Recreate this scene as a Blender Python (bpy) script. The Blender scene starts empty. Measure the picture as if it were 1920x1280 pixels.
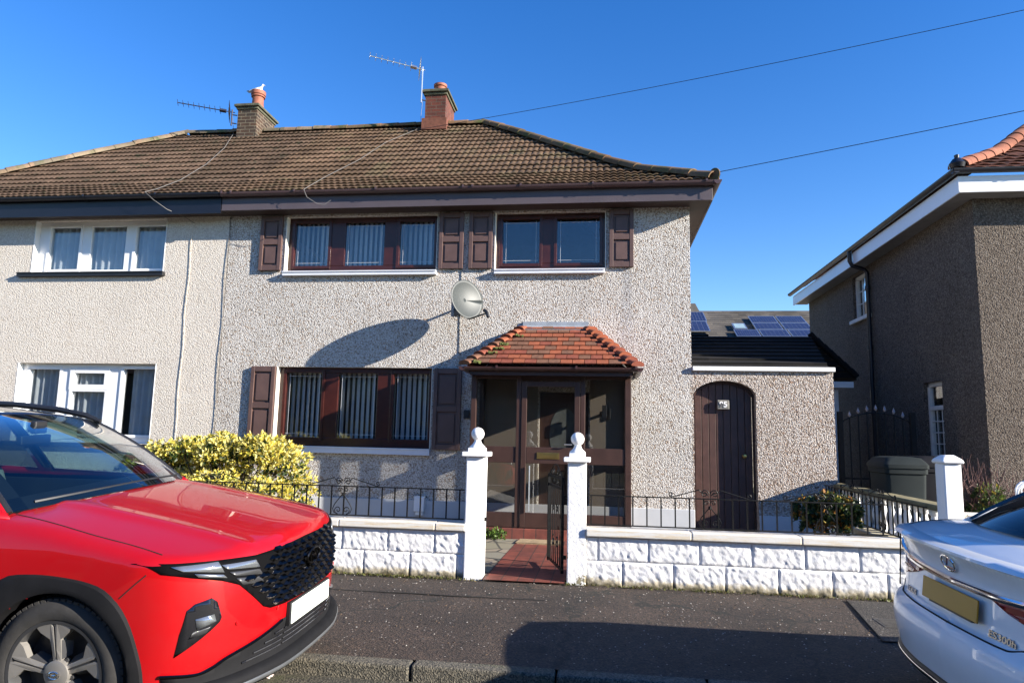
import bpy, bmesh, math, random
import numpy as np
from mathutils import Vector, Matrix, noise

random.seed(7)
R = math.radians
S = bpy.context.scene
COL = S.collection

# ------------------------------------------------------------------ camera, sky, sun, exposure
cam_d = bpy.data.cameras.new('camera'); cam = bpy.data.objects.new('camera', cam_d); COL.objects.link(cam)
cam_d.sensor_width = 36.0; cam_d.lens = 1292.0 / 1920 * 36; cam_d.clip_start = .05; cam_d.clip_end = 3000
PITCH, YAW, ROLL = R(7.637), R(7.542), R(1.2527)
fw = Vector((-math.sin(YAW) * math.cos(PITCH), math.cos(YAW) * math.cos(PITCH), math.sin(PITCH)))
rt0 = Vector((math.cos(YAW), math.sin(YAW), 0)); up0 = rt0.cross(fw)
rt = rt0 * math.cos(ROLL) + up0 * math.sin(ROLL); up = up0 * math.cos(ROLL) - rt0 * math.sin(ROLL)
cam.matrix_world = Matrix(((rt.x, up.x, -fw.x, 0), (rt.y, up.y, -fw.y, 0), (rt.z, up.z, -fw.z, 1.55), (0, 0, 0, 1)))
S.camera = cam

EL, AZ = R(20.0), R(-17.0)          # sun: 20 deg high, from the right, 17 deg in front of the facades
sun_dir = Vector((math.cos(EL) * math.cos(AZ), math.cos(EL) * math.sin(AZ), math.sin(EL)))
W = bpy.data.worlds.new('World'); S.world = W; W.use_nodes = True
wn = W.node_tree.nodes; wl = W.node_tree.links
bg = wn['Background']; sky = wn.new('ShaderNodeTexSky'); sky.sky_type = 'NISHITA'; sky.sun_disc = False
sky.sun_elevation = EL; sky.sun_rotation = math.atan2(sun_dir.x, sun_dir.y)
sky.air_density = 1.0; sky.dust_density = .0; sky.ozone_density = 2.0; sky.altitude = 0
hs = wn.new('ShaderNodeHueSaturation'); hs.inputs['Saturation'].default_value = 1.39; hs.inputs['Hue'].default_value = .516
wl.new(sky.outputs[0], hs.inputs['Color']); wl.new(hs.outputs[0], bg.inputs[0]); bg.inputs[1].default_value = .095
sl = bpy.data.lights.new('sun', 'SUN'); sl.energy = 5.0; sl.angle = R(.5); sl.color = (1, .93, .82)
so = bpy.data.objects.new('sun', sl); COL.objects.link(so)
so.rotation_euler = (-sun_dir).to_track_quat('-Z', 'Y').to_euler(); so.location = sun_dir * 60
vs = S.view_settings; S.display_settings.display_device = 'sRGB'
vs.view_transform = 'Standard'; vs.look = 'None'; vs.gamma = 1; vs.exposure = 1.5; vs.use_curve_mapping = False
S.cycles.max_bounces = 8; S.cycles.transparent_max_bounces = 16

# ------------------------------------------------------------------ helpers
ORG = {}
SPLIT = {'bracket', 'reveal', 'bumper_trim', 'panel_gap', 'sun_visor', 'wiper', 'hinge', 'post', 'door_frame', 'soffit', 'windscreen_border', 'hip_tile', 'moss_tuft', 'rail', 'leading'}
def tag(o, label=None, cat=None, group=None, kind=None):
    if label: o['label'] = label
    if cat: o['category'] = cat
    if group: o['group'] = group
    if kind: o['kind'] = kind
    return o
def thing(name, label, cat, loc=(0, 0, 0), group=None):
    o = bpy.data.objects.new(name, None); COL.objects.link(o); o.location = loc; o.empty_display_size = .2
    ORG[o.name] = Vector(loc)
    return tag(o, label, cat, group)

class MB:
    def __init__(s): s.v = []; s.f = []; s.m = []; s.mi = 0
    def add(s, vs_, fs):
        b = len(s.v); s.v += [tuple(p) for p in vs_]
        for f in fs: s.f.append(tuple(i + b for i in f)); s.m.append(s.mi)
        return s
    def box(s, x0, x1, y0, y1, z0, z1):
        return s.add([(x, y, z) for z in (z0, z1) for y in (y0, y1) for x in (x0, x1)],
                     [(0, 2, 3, 1), (4, 5, 7, 6), (0, 1, 5, 4), (2, 6, 7, 3), (0, 4, 6, 2), (1, 3, 7, 5)])
    def obox(s, c, ax, ay, az, hx, hy, hz):
        c = Vector(c); ax = Vector(ax).normalized(); ay = Vector(ay).normalized(); az = Vector(az).normalized()
        P = [c + ax * (i * hx) + ay * (j * hy) + az * (k * hz) for k in (-1, 1) for j in (-1, 1) for i in (-1, 1)]
        return s.add(P, [(0, 2, 3, 1), (4, 5, 7, 6), (0, 1, 5, 4), (2, 6, 7, 3), (0, 4, 6, 2), (1, 3, 7, 5)])
    def quad(s, *p): return s.add(p, [tuple(range(len(p)))])
    def grid(s, P):
        P = np.asarray(P, float); nu, nv = P.shape[:2]
        fs = [(i * nv + j, (i + 1) * nv + j, (i + 1) * nv + j + 1, i * nv + j + 1) for i in range(nu - 1) for j in range(nv - 1)]
        return s.add(P.reshape(-1, 3), fs)
    def tube(s, pts, r, n=8, closed=False, cap=True):
        pts = [Vector(p) for p in pts]; N = len(pts); rr = r if hasattr(r, '__len__') else [r] * N
        t0 = (pts[1] - pts[0]).normalized(); a = t0.orthogonal().normalized(); vs_ = []
        for i, p in enumerate(pts):
            if closed: t = pts[(i + 1) % N] - pts[i - 1]
            else: t = pts[min(i + 1, N - 1)] - pts[max(i - 1, 0)]
            t = t.normalized() if t.length > 1e-9 else t0
            a = (a - t * a.dot(t)); a = a.normalized() if a.length > 1e-6 else t.orthogonal().normalized()
            b = t.cross(a)
            for k in range(n):
                w = 2 * math.pi * k / n; vs_.append(p + (a * math.cos(w) + b * math.sin(w)) * rr[i])
        fs = []
        for i in range(N if closed else N - 1):
            j = (i + 1) % N
            for k in range(n): fs.append((i * n + k, i * n + (k + 1) % n, j * n + (k + 1) % n, j * n + k))
        if cap and not closed: fs += [tuple(range(n - 1, -1, -1)), tuple((N - 1) * n + k for k in range(n))]
        return s.add(vs_, fs)
    def lathe(s, prof, c=(0, 0, 0), n=20, ax='z'):
        vs_ = []
        for r_, h in prof:
            for k in range(n):
                w = 2 * math.pi * k / n; a, b = r_ * math.cos(w), r_ * math.sin(w)
                p = (a, b, h) if ax == 'z' else ((h, a, b) if ax == 'x' else (b, h, a))
                vs_.append((p[0] + c[0], p[1] + c[1], p[2] + c[2]))
        fs = [(i * n + k, i * n + (k + 1) % n, (i + 1) * n + (k + 1) % n, (i + 1) * n + k) for i in range(len(prof) - 1) for k in range(n)]
        fs += [tuple(range(n - 1, -1, -1)), tuple((len(prof) - 1) * n + k for k in range(n))]
        return s.add(vs_, fs)
    def pieces(s, gap=.02):
        # one MB per separate piece (faces that touch, or lie within the gap)
        par = list(range(len(s.v)))
        def find(i):
            while par[i] != i: par[i] = par[par[i]]; i = par[i]
            return i
        for f in s.f:
            for i in f[1:]: par[find(i)] = find(f[0])
        isl = {}
        for k, f in enumerate(s.f): isl.setdefault(find(f[0]), []).append(k)
        bx = []
        for fs in isl.values():
            P = np.array([s.v[i] for k in fs for i in s.f[k]]); bx.append([P.min(0) - gap / 2, P.max(0) + gap / 2, list(fs)])
        done = False
        while not done:
            done = True
            for i in range(len(bx)):
                for j in range(len(bx) - 1, i, -1):
                    if (bx[i][0] <= bx[j][1]).all() and (bx[j][0] <= bx[i][1]).all():
                        bx[i] = [np.minimum(bx[i][0], bx[j][0]), np.maximum(bx[i][1], bx[j][1]), bx[i][2] + bx[j][2]]; bx.pop(j); done = False
        out = []
        for _, _, fs in bx:
            m_ = MB(); rem = {}
            for k in fs:
                for i in s.f[k]:
                    if i not in rem: rem[i] = len(m_.v); m_.v.append(s.v[i])
                m_.f.append(tuple(rem[i] for i in s.f[k])); m_.m.append(s.m[k])
            out.append(m_)
        return out
    def build(s, name, mats, parent=None, smooth=False, bevel=0, loc=None, local=False, solid=0, seg=2):
        if name in SPLIT:
            ps = s.pieces()
            if len(ps) > 1: return [p._build(name, mats, parent, smooth, bevel, loc, local, solid, seg) for p in ps][0]
        return s._build(name, mats, parent, smooth, bevel, loc, local, solid, seg)
    def _build(s, name, mats, parent=None, smooth=False, bevel=0, loc=None, local=False, solid=0, seg=2):
        org = Vector((0, 0, 0))
        if parent is not None: org = ORG.get(parent.name, org) if not local else org
        elif loc is not None: org = Vector(loc)
        me = bpy.data.meshes.new(name)
        me.from_pydata([(p[0] - org.x, p[1] - org.y, p[2] - org.z) for p in s.v], [], s.f); me.validate()
        mats = mats if isinstance(mats, (list, tuple)) else [mats]
        for m in mats: me.materials.append(m)
        if len(mats) > 1 and len(me.polygons) == len(s.m): me.polygons.foreach_set('material_index', s.m)
        bm = bmesh.new(); bm.from_mesh(me); bmesh.ops.recalc_face_normals(bm, faces=bm.faces); bm.to_mesh(me); bm.free()
        if smooth:
            me.polygons.foreach_set('use_smooth', [True] * len(me.polygons))
            if smooth != 'full': me.set_sharp_from_angle(angle=R(38))
        o = bpy.data.objects.new(name, me); COL.objects.link(o)
        if parent is not None: o.parent = parent
        elif loc is not None: o.location = loc
        ORG[o.name] = org
        if solid:
            md = o.modifiers.new('solid', 'SOLIDIFY'); md.thickness = solid; md.offset = -1
        if bevel:
            md = o.modifiers.new('bevel', 'BEVEL'); md.width = bevel; md.segments = seg; md.limit_method = 'ANGLE'; md.angle_limit = R(40)
        return o

# ------------------------------------------------------------------ materials
def mat(name):
    m = bpy.data.materials.new(name); m.use_nodes = True
    nt = m.node_tree; b = nt.nodes['Principled BSDF']
    return m, nt, b
def L(nt, a, b): nt.links.new(a, b)
def coord(nt, scale=None, kind='Object'):
    tc = nt.nodes.new('ShaderNodeTexCoord'); out = tc.outputs[kind]
    if scale:
        mp = nt.nodes.new('ShaderNodeMapping'); mp.inputs['Scale'].default_value = scale; L(nt, out, mp.inputs[0]); out = mp.outputs[0]
    return out
def ramp(nt, fac, stops, interp='LINEAR'):
    r = nt.nodes.new('ShaderNodeValToRGB'); r.color_ramp.interpolation = interp
    e = r.color_ramp.elements
    while len(e) < len(stops): e.new(.5)
    for k, (p, c) in enumerate(stops):
        e[k].position = p; e[k].color = (*c, 1) if len(c) == 3 else c
    L(nt, fac, r.inputs[0]); return r.outputs[0]
def mixc(nt, fac, a, b, mode='MIX'):
    m = nt.nodes.new('ShaderNodeMix'); m.data_type = 'RGBA'; m.blend_type = mode
    if hasattr(fac, 'is_linked') or hasattr(fac, 'links'): L(nt, fac, m.inputs[0])
    else: m.inputs[0].default_value = fac
    for i, c in ((6, a), (7, b)):
        if hasattr(c, 'links'): L(nt, c, m.inputs[i])
        else: m.inputs[i].default_value = (*c, 1)
    return m.outputs[2]
def nz(nt, vec, scale, detail=4, rough=.6):
    n = nt.nodes.new('ShaderNodeTexNoise'); n.inputs['Scale'].default_value = scale; n.inputs['Detail'].default_value = detail
    n.inputs['Roughness'].default_value = rough; L(nt, vec, n.inputs['Vector']); return n.outputs[0]
def vor(nt, vec, scale, feature='F1'):
    n = nt.nodes.new('ShaderNodeTexVoronoi'); n.feature = feature; n.inputs['Scale'].default_value = scale; L(nt, vec, n.inputs['Vector']); return n
def bump(nt, b, h, strength=.5, dist=.01, prev=None):
    n = nt.nodes.new('ShaderNodeBump'); n.inputs['Strength'].default_value = strength; n.inputs['Distance'].default_value = dist
    L(nt, h, n.inputs['Height'])
    if prev is not None: L(nt, prev, n.inputs['Normal'])
    L(nt, n.outputs[0], b.inputs['Normal']); return n.outputs[0]
def sep(nt, c):
    n = nt.nodes.new('ShaderNodeSeparateColor'); L(nt, c, n.inputs[0]); return n.outputs
def simple(name, col, rough=.6, metal=0, vary=.15, scale=6, bmp=0, bscale=60, spec=.5, coat=0):
    m, nt, b = mat(name); c = coord(nt)
    d = tuple(x * (1 - vary) for x in col); u = tuple(min(1, x * (1 + vary)) for x in col)
    L(nt, ramp(nt, nz(nt, c, scale), [(.3, d), (.7, u)]), b.inputs['Base Color'])
    b.inputs['Roughness'].default_value = rough; b.inputs['Metallic'].default_value = metal
    b.inputs['Specular IOR Level'].default_value = spec; b.inputs['Coat Weight'].default_value = coat; b.inputs['Coat Roughness'].default_value = .03
    if bmp: bump(nt, b, nz(nt, c, bscale, 5), bmp, .004)
    return m
def chips(name, stops, scale, bstr=1.0, bdist=.012, stain=(.75, 1.0), rough=.95, gapc=.44):
    # dry-dash render: every chip its own tone, chips stand proud
    m, nt, b = mat(name); c = coord(nt)
    w = nt.nodes.new('ShaderNodeVectorMath'); w.operation = 'ADD'; L(nt, c, w.inputs[0])
    nn = nt.nodes.new('ShaderNodeTexNoise'); nn.inputs['Scale'].default_value = scale * .8; L(nt, c, nn.inputs['Vector'])
    sc = nt.nodes.new('ShaderNodeVectorMath'); sc.operation = 'SCALE'; sc.inputs['Scale'].default_value = .6 / scale
    L(nt, nn.outputs['Color'], sc.inputs[0]); L(nt, sc.outputs[0], w.inputs[1])
    v = vor(nt, w.outputs[0], scale); col = ramp(nt, sep(nt, v.outputs['Color'])[0], stops, 'CONSTANT')
    gap = ramp(nt, v.outputs['Distance'], [(.30, (1, 1, 1)), (.70, (gapc, gapc * .95, gapc * .9))])
    col = mixc(nt, 1, col, gap, 'MULTIPLY')
    st = ramp(nt, nz(nt, c, .9, 6, .65), [(.35, (stain[0],) * 3), (.65, (stain[1],) * 3)])
    sk = ramp(nt, nz(nt, coord(nt, (5, 5, .35)), 1.6, 5, .6), [(.58, (1, 1, 1)), (.80, (stain[0], stain[0] * .97, stain[0] * .93))]); col = mixc(nt, 1, col, sk, 'MULTIPLY')
    L(nt, mixc(nt, 1, col, st, 'MULTIPLY'), b.inputs['Base Color'])
    inv = nt.nodes.new('ShaderNodeMath'); inv.operation = 'SUBTRACT'; inv.inputs[0].default_value = 1; L(nt, v.outputs['Distance'], inv.inputs[1])
    p = bump(nt, b, inv.outputs[0], bstr, bdist)
    b.inputs['Roughness'].default_value = rough; b.inputs['Specular IOR Level'].default_value = .25
    return m

M = {}
M['dash'] = chips('white_brown_pebbledash', [(0, (.61, .58, .54)), (.36, (.71, .69, .655)), (.58, (.53, .495, .45)), (.74, (.40, .33, .27)), (.82, (.64, .60, .55)), (.92, (.25, .21, .18)), (.96, (.46, .34, .25))], 58, .75, .011, (.84, 1.0), gapc=.62)
M['dash_warm'] = chips('brownish_pebbledash', [(0, (.56, .49, .43)), (.3, (.65, .60, .55)), (.52, (.46, .38, .32)), (.70, (.34, .26, .20)), (.82, (.54, .47, .42)), (.92, (.20, .155, .13)), (.96, (.42, .28, .20))], 54, .8, .012, (.80, 1.0), gapc=.58)
M['harl'] = chips('cream_roughcast', [(0, (.645, .595, .525)), (.4, (.68, .635, .565)), (.7, (.62, .57, .50)), (.93, (.56, .51, .45))], 50, .6, .009, (.92, 1.0), gapc=.82)
M['dark_harl'] = chips('grey_brown_roughcast', [(0, (.155, .125, .10)), (.35, (.195, .162, .13)), (.6, (.125, .10, .08)), (.8, (.24, .205, .17)), (.92, (.085, .07, .06))], 54, .75, .011, (.82, 1.0), gapc=.66)
M['plinth'] = simple('pale_grey_plinth_paint', (.50, .51, .52), .7, vary=.06, scale=3, bmp=.15, bscale=30)
M['white_paint'] = simple('white_masonry_paint', (.80, .79, .77), .75, vary=.05, scale=4, bmp=.35, bscale=45)
M['white_gloss'] = simple('white_upvc', (.80, .80, .79), .25, vary=.02)
M['cream'] = simple('cream_reveal_paint', (.74, .71, .62), .7, vary=.05, bmp=.1)
M['mahog'] = simple('mahogany_frame', (.042, .010, .007), .28, vary=.25, scale=8)
M['brown'] = simple('brown_paint', (.046, .022, .016), .42, vary=.2, scale=5, bmp=.08, bscale=30)
M['shutter'] = simple('faded_brown_shutter', (.098, .056, .047), .5, vary=.16, scale=5, bmp=.1, bscale=25)
M['fascia'] = simple('mauve_brown_fascia', (.080, .062, .068), .45, vary=.1, scale=2)
M['gutter'] = simple('brown_plastic_gutter', (.075, .045, .045), .35, vary=.15, scale=3)
M['porch_gutter'] = simple('porch_brown_gutter', (.055, .026, .024), .35, vary=.15, scale=3)
M['black_pvc'] = simple('black_plastic_gutter', (.012, .013, .020), .35, vary=.2)
M['navy'] = simple('dark_blue_fascia', (.006, .007, .014), .4, vary=.2)
M['soffit'] = simple('dark_brown_soffit', (.045, .028, .024), .55, vary=.1)
M['iron'] = simple('black_painted_iron', (.008, .008, .008), .5, vary=.4, scale=20, bmp=.2, bscale=80, spec=.2)
M['alu'] = simple('weathered_aluminium', (.62, .64, .66), .35, metal=.9, vary=.1)
M['sillgrey'] = simple('white_plastic_sill', (.66, .67, .70), .35, vary=.05)
M['lead'] = simple('lead_flashing', (.33, .36, .39), .5, metal=.3, vary=.15, scale=8)
M['dishgrey'] = simple('grey_dish_paint', (.038, .045, .046), .5, vary=.05, scale=5)
M['black'] = simple('black_plastic', (.012, .012, .013), .45, vary=.2)
M['brass'] = simple('brass', (.55, .40, .14), .28, metal=1, vary=.15)
M['beige'] = simple('beige_inner_wall', (.14, .115, .092), .8, vary=.05, scale=3)
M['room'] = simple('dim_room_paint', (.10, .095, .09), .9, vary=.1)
M['blind'] = simple('white_blind_fabric', (.62, .64, .62), .8, vary=.04)
M['curtain'] = simple('grey_net_curtain', (.46, .47, .47), .9, vary=.08)
M['terracotta'] = simple('terracotta_pot', (.25, .085, .05), .75, vary=.3, scale=10, bmp=.1)
M['cable'] = simple('white_cable', (.16, .15, .14), .6, vary=.08)
M['wire'] = simple('black_wire', (.01, .01, .01), .6)

def glass(name, tint=(.9, .93, .92), refl=1.6, rough=.0):
    m = bpy.data.materials.new(name); m.use_nodes = True; nt = m.node_tree; nt.nodes.clear()
    o = nt.nodes.new('ShaderNodeOutputMaterial'); t = nt.nodes.new('ShaderNodeBsdfTransparent'); g = nt.nodes.new('ShaderNodeBsdfGlossy')
    t.inputs[0].default_value = (*tint, 1); g.inputs['Roughness'].default_value = rough; g.inputs[0].default_value = (.95, .97, 1, 1)
    ge = nt.nodes.new('ShaderNodeNewGeometry'); dt = nt.nodes.new('ShaderNodeVectorMath'); dt.operation = 'DOT_PRODUCT'; L(nt, ge.outputs['Normal'], dt.inputs[0]); L(nt, ge.outputs['Incoming'], dt.inputs[1])
    def mth(op, a, b_=None):
        n = nt.nodes.new('ShaderNodeMath'); n.operation = op; n.use_clamp = op in ('MULTIPLY', 'MULTIPLY_ADD')
        for i, v in enumerate((a, b_)):
            if v is None: continue
            if hasattr(v, 'links'): L(nt, v, n.inputs[i])
            else: n.inputs[i].default_value = v
        return n.outputs[0]
    sch = mth('ADD', mth('MULTIPLY', mth('POWER', mth('SUBTRACT', 1.0, mth('ABSOLUTE', dt.outputs['Value'])), 5.0), .96), .042)   # reflection grows at grazing angles, the same from both sides
    mx = nt.nodes.new('ShaderNodeMixShader'); L(nt, mth('MULTIPLY', sch, refl), mx.inputs[0])
    L(nt, t.outputs[0], mx.inputs[1]); L(nt, g.outputs[0], mx.inputs[2]); L(nt, mx.outputs[0], o.inputs[0]); return m
M['glass'] = glass('window_glass', (.93, .95, .96), 1.7)
M['porch_glass'] = glass('porch_glass', (.84, .84, .83), .9)
M['car_glass'] = glass('car_glass', (.46, .60, .58), 2.6)
M['privacy'] = glass('dark_car_glass', (.10, .12, .12), 1.3)

def rooftile(name, cols, moss=(.035, .034, .018), tile=(.305, .25, 50), mossamt=(.57, .68), swirl=.7):
    m, nt, b = mat(name); c = coord(nt)
    sn = nt.nodes.new('ShaderNodeVectorMath'); sn.operation = 'SNAP'; sn.inputs[1].default_value = tile; L(nt, c, sn.inputs[0])
    wn_ = nt.nodes.new('ShaderNodeTexWhiteNoise'); L(nt, sn.outputs[0], wn_.inputs['Vector'])
    col = ramp(nt, wn_.outputs['Value'], cols)
    big = ramp(nt, nz(nt, c, swirl, 5, .65), [(.38, (.66, .62, .55)), (.62, (1.06, 1.0, .94))])
    col = mixc(nt, 1, col, big, 'MULTIPLY')
    ms = ramp(nt, nz(nt, c, 3.2, 8, .72), [(mossamt[0], (0, 0, 0)), (mossamt[1], (1, 1, 1))])
    col = mixc(nt, sep(nt, ms)[0], col, moss)
    sp = ramp(nt, nz(nt, c, 55, 3, .7), [(.35, (.78, .78, .78)), (.7, (1.15, 1.15, 1.15))])
    L(nt, mixc(nt, 1, col, sp, 'MULTIPLY'), b.inputs['Base Color'])
    b.inputs['Roughness'].default_value = .9; b.inputs['Specular IOR Level'].default_value = .2
    bump(nt, b, nz(nt, c, 70, 5), .35, .006); return m
M['roof'] = rooftile('brown_concrete_tiles', [(0, (.092, .061, .040)), (.4, (.120, .080, .052)), (.75, (.142, .093, .062)), (1, (.115, .092, .055))])
M['roof_old'] = rooftile('older_brown_tiles', [(0, (.088, .060, .042)), (.5, (.112, .076, .053)), (1, (.135, .092, .065))], mossamt=(.54, .66))
M['ridge'] = rooftile('weathered_ridge_tiles', [(0, (.12, .088, .058)), (.5, (.17, .12, .075)), (1, (.22, .13, .08))], moss=(.07, .085, .03), tile=(.45, .45, 50), mossamt=(.50, .64))
M['ridge_old'] = rooftile('grey_lichened_ridge', [(0, (.16, .14, .11)), (.5, (.22, .18, .13)), (1, (.27, .19, .14))], moss=(.09, .10, .05), tile=(.45, .45, 50), mossamt=(.50, .62))
M['roof_dark'] = rooftile('dark_slate_tiles', [(0, (.009, .009, .010)), (.6, (.013, .013, .014)), (1, (.019, .018, .018))], moss=(.02, .022, .014))
M['roof_red'] = rooftile('dark_red_tiles', [(0, (.07, .028, .02)), (.6, (.10, .038, .028)), (1, (.13, .05, .035))], moss=(.03, .025, .018))
M['slate'] = rooftile('grey_slates', [(0, (.085, .082, .078)), (.5, (.115, .108, .10)), (1, (.14, .13, .115))], tile=(.28, .2, 50), mossamt=(.68, .8))
M['tile_a'] = simple('orange_clay_tile', (.25, .066, .027), .8, vary=.22, scale=14, bmp=.25)
M['tile_b'] = simple('red_clay_tile', (.19, .046, .024), .8, vary=.3, scale=14, bmp=.25)
M['tile_c'] = simple('browned_clay_tile', (.145, .062, .034), .85, vary=.3, scale=14, bmp=.3)
M['moss'] = simple('green_moss', (.075, .085, .018), .95, vary=.5, scale=30, bmp=.6)

def brick(name, c1, c2, mortar, off=0):
    m, nt, b = mat(name); c = coord(nt)
    sx = nt.nodes.new('ShaderNodeSeparateXYZ'); L(nt, c, sx.inputs[0])
    ad = nt.nodes.new('ShaderNodeMath'); L(nt, sx.outputs[0], ad.inputs[0]); L(nt, sx.outputs[1], ad.inputs[1])
    cb = nt.nodes.new('ShaderNodeCombineXYZ'); L(nt, ad.outputs[0], cb.inputs[0]); L(nt, sx.outputs[2], cb.inputs[1])
    t = nt.nodes.new('ShaderNodeTexBrick'); L(nt, cb.outputs[0], t.inputs[0]); t.inputs['Scale'].default_value = 1
    t.inputs['Brick Width'].default_value = .225; t.inputs['Row Height'].default_value = .078; t.inputs['Mortar Size'].default_value = .006
    t.inputs['Color1'].default_value = (*c1, 1); t.inputs['Color2'].default_value = (*c2, 1); t.inputs['Mortar'].default_value = (*mortar, 1)
    st = ramp(nt, nz(nt, c, 5, 5), [(.3, (.6, .6, .6)), (.7, (1.15, 1.15, 1.15))])
    L(nt, mixc(nt, 1, t.outputs[0], st, 'MULTIPLY'), b.inputs['Base Color']); b.inputs['Roughness'].default_value = .9
    bump(nt, b, t.outputs['Fac'], -.5, .006); return m
M['brick_red'] = brick('red_brick', (.135, .032, .018), (.085, .022, .014), (.10, .075, .055))
M['brick_dark'] = brick('sooty_brick', (.075, .040, .022), (.035, .025, .019), (.20, .17, .12))
M['cap_mossy'] = simple('mossy_concrete_cap', (.075, .074, .048), .95, vary=.4, scale=8, bmp=.5)

def ground_mat(name, base, speck, scale=1.0, wet=.9, patch=.8, moss=None, spk=(.60, .70), cracks=False):
    m, nt, b = mat(name); c = coord(nt)
    col = ramp(nt, nz(nt, c, 1.3 * scale, 7, .7), [(.3, tuple(x * patch for x in base)), (.7, tuple(x * (2 - patch) for x in base))])
    v = vor(nt, c, 85 * scale); sp = sep(nt, v.outputs['Color'])
    g = ramp(nt, sp[0], [(0, (.35, .35, .35)), (.5, (1, 1, 1)), (.9, (1.9, 1.8, 1.7))], 'LINEAR'); col = mixc(nt, 1, col, g, 'MULTIPLY')
    v2 = vor(nt, c, 34 * scale); s2 = sep(nt, v2.outputs['Color'])
    near = ramp(nt, v2.outputs['Distance'], [(.16, (1, 1, 1)), (.24, (0, 0, 0))]); pick = ramp(nt, s2[1], [(.86, (0, 0, 0)), (.90, (1, 1, 1))])
    col = mixc(nt, sep(nt, mixc(nt, 1, near, pick, 'MULTIPLY'))[0], col, speck)
    if moss:
        ms = ramp(nt, nz(nt, c, 2.1, 8, .7), [(spk[0], (0, 0, 0)), (spk[1], (1, 1, 1))]); col = mixc(nt, sep(nt, ms)[0], col, moss)
    if cracks:
        wv = nt.nodes.new('ShaderNodeVectorMath'); wv.operation = 'ADD'; L(nt, c, wv.inputs[0]); n3 = nt.nodes.new('ShaderNodeTexNoise'); n3.inputs['Scale'].default_value = 2.2; n3.inputs['Detail'].default_value = 6; L(nt, c, n3.inputs['Vector']); L(nt, n3.outputs['Color'], wv.inputs[1])
        ck = vor(nt, wv.outputs[0], .42, 'DISTANCE_TO_EDGE'); col = mixc(nt, sep(nt, ramp(nt, ck.outputs['Distance'], [(.0, (1, 1, 1)), (.006, (.8, .8, .8)), (.010, (0, 0, 0))]))[0], col, (.012, .012, .008))
        pt_ = vor(nt, wv.outputs[0], .42); col = mixc(nt, 1, col, ramp(nt, sep(nt, pt_.outputs['Color'])[1], [(0, (.80, .78, .76)), (1, (1.15, 1.12, 1.1))]), 'MULTIPLY')
    L(nt, col, b.inputs['Base Color']); b.inputs['Roughness'].default_value = wet
    hb = bump(nt, b, v.outputs['Distance'], .7, .006); return m
M['pavement'] = ground_mat('worn_red_asphalt', (.039, .0275, .020), (.38, .34, .29), patch=.45, cracks=True)
M['road'] = ground_mat('road_asphalt', (.050, .046, .034), (.18, .17, .15), moss=(.06, .065, .025), spk=(.5, .62))
M['soil'] = ground_mat('grass_and_soil', (.06, .065, .03), (.12, .10, .06))
M['kerb'] = ground_mat('old_granite_kerb', (.085, .078, .060), (.14, .13, .11), 1.3, moss=(.07, .075, .03), spk=(.55, .68))
M['slab'] = ground_mat('garden_concrete', (.20, .18, .155), (.30, .28, .25), moss=(.07, .075, .03), spk=(.55, .66))
# ---- car surfaces (pure numpy): a car frame has x towards its visible end, y to the left of that, z up
def spl(xs, ys):
    xs = np.array(xs, float); ys = np.array(ys, float); n = len(xs)
    h = np.diff(xs); d = np.diff(ys) / h
    m = np.zeros(n); m[0] = d[0]; m[-1] = d[-1]
    for i in range(1, n - 1):
        if d[i - 1] * d[i] > 0:
            w1 = 2 * h[i] + h[i - 1]; w2 = h[i] + 2 * h[i - 1]
            m[i] = (w1 + w2) / (w1 / d[i - 1] + w2 / d[i])
    def f(x):
        x = np.clip(np.asarray(x, float), xs[0], xs[-1])
        i = np.clip(np.searchsorted(xs, x, side='right') - 1, 0, n - 2)
        t = (x - xs[i]) / h[i]
        return ((1 + 2 * t) * (1 - t) ** 2 * ys[i] + t * (1 - t) ** 2 * h[i] * m[i]
                + t * t * (3 - 2 * t) * ys[i + 1] + t * t * (t - 1) * h[i] * m[i + 1])
    return f

def smax(a, b, k):
    h = np.clip(0.5 + 0.5 * (a - b) / k, 0, 1)
    return b + (a - b) * h + k * h * (1 - h)

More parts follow.
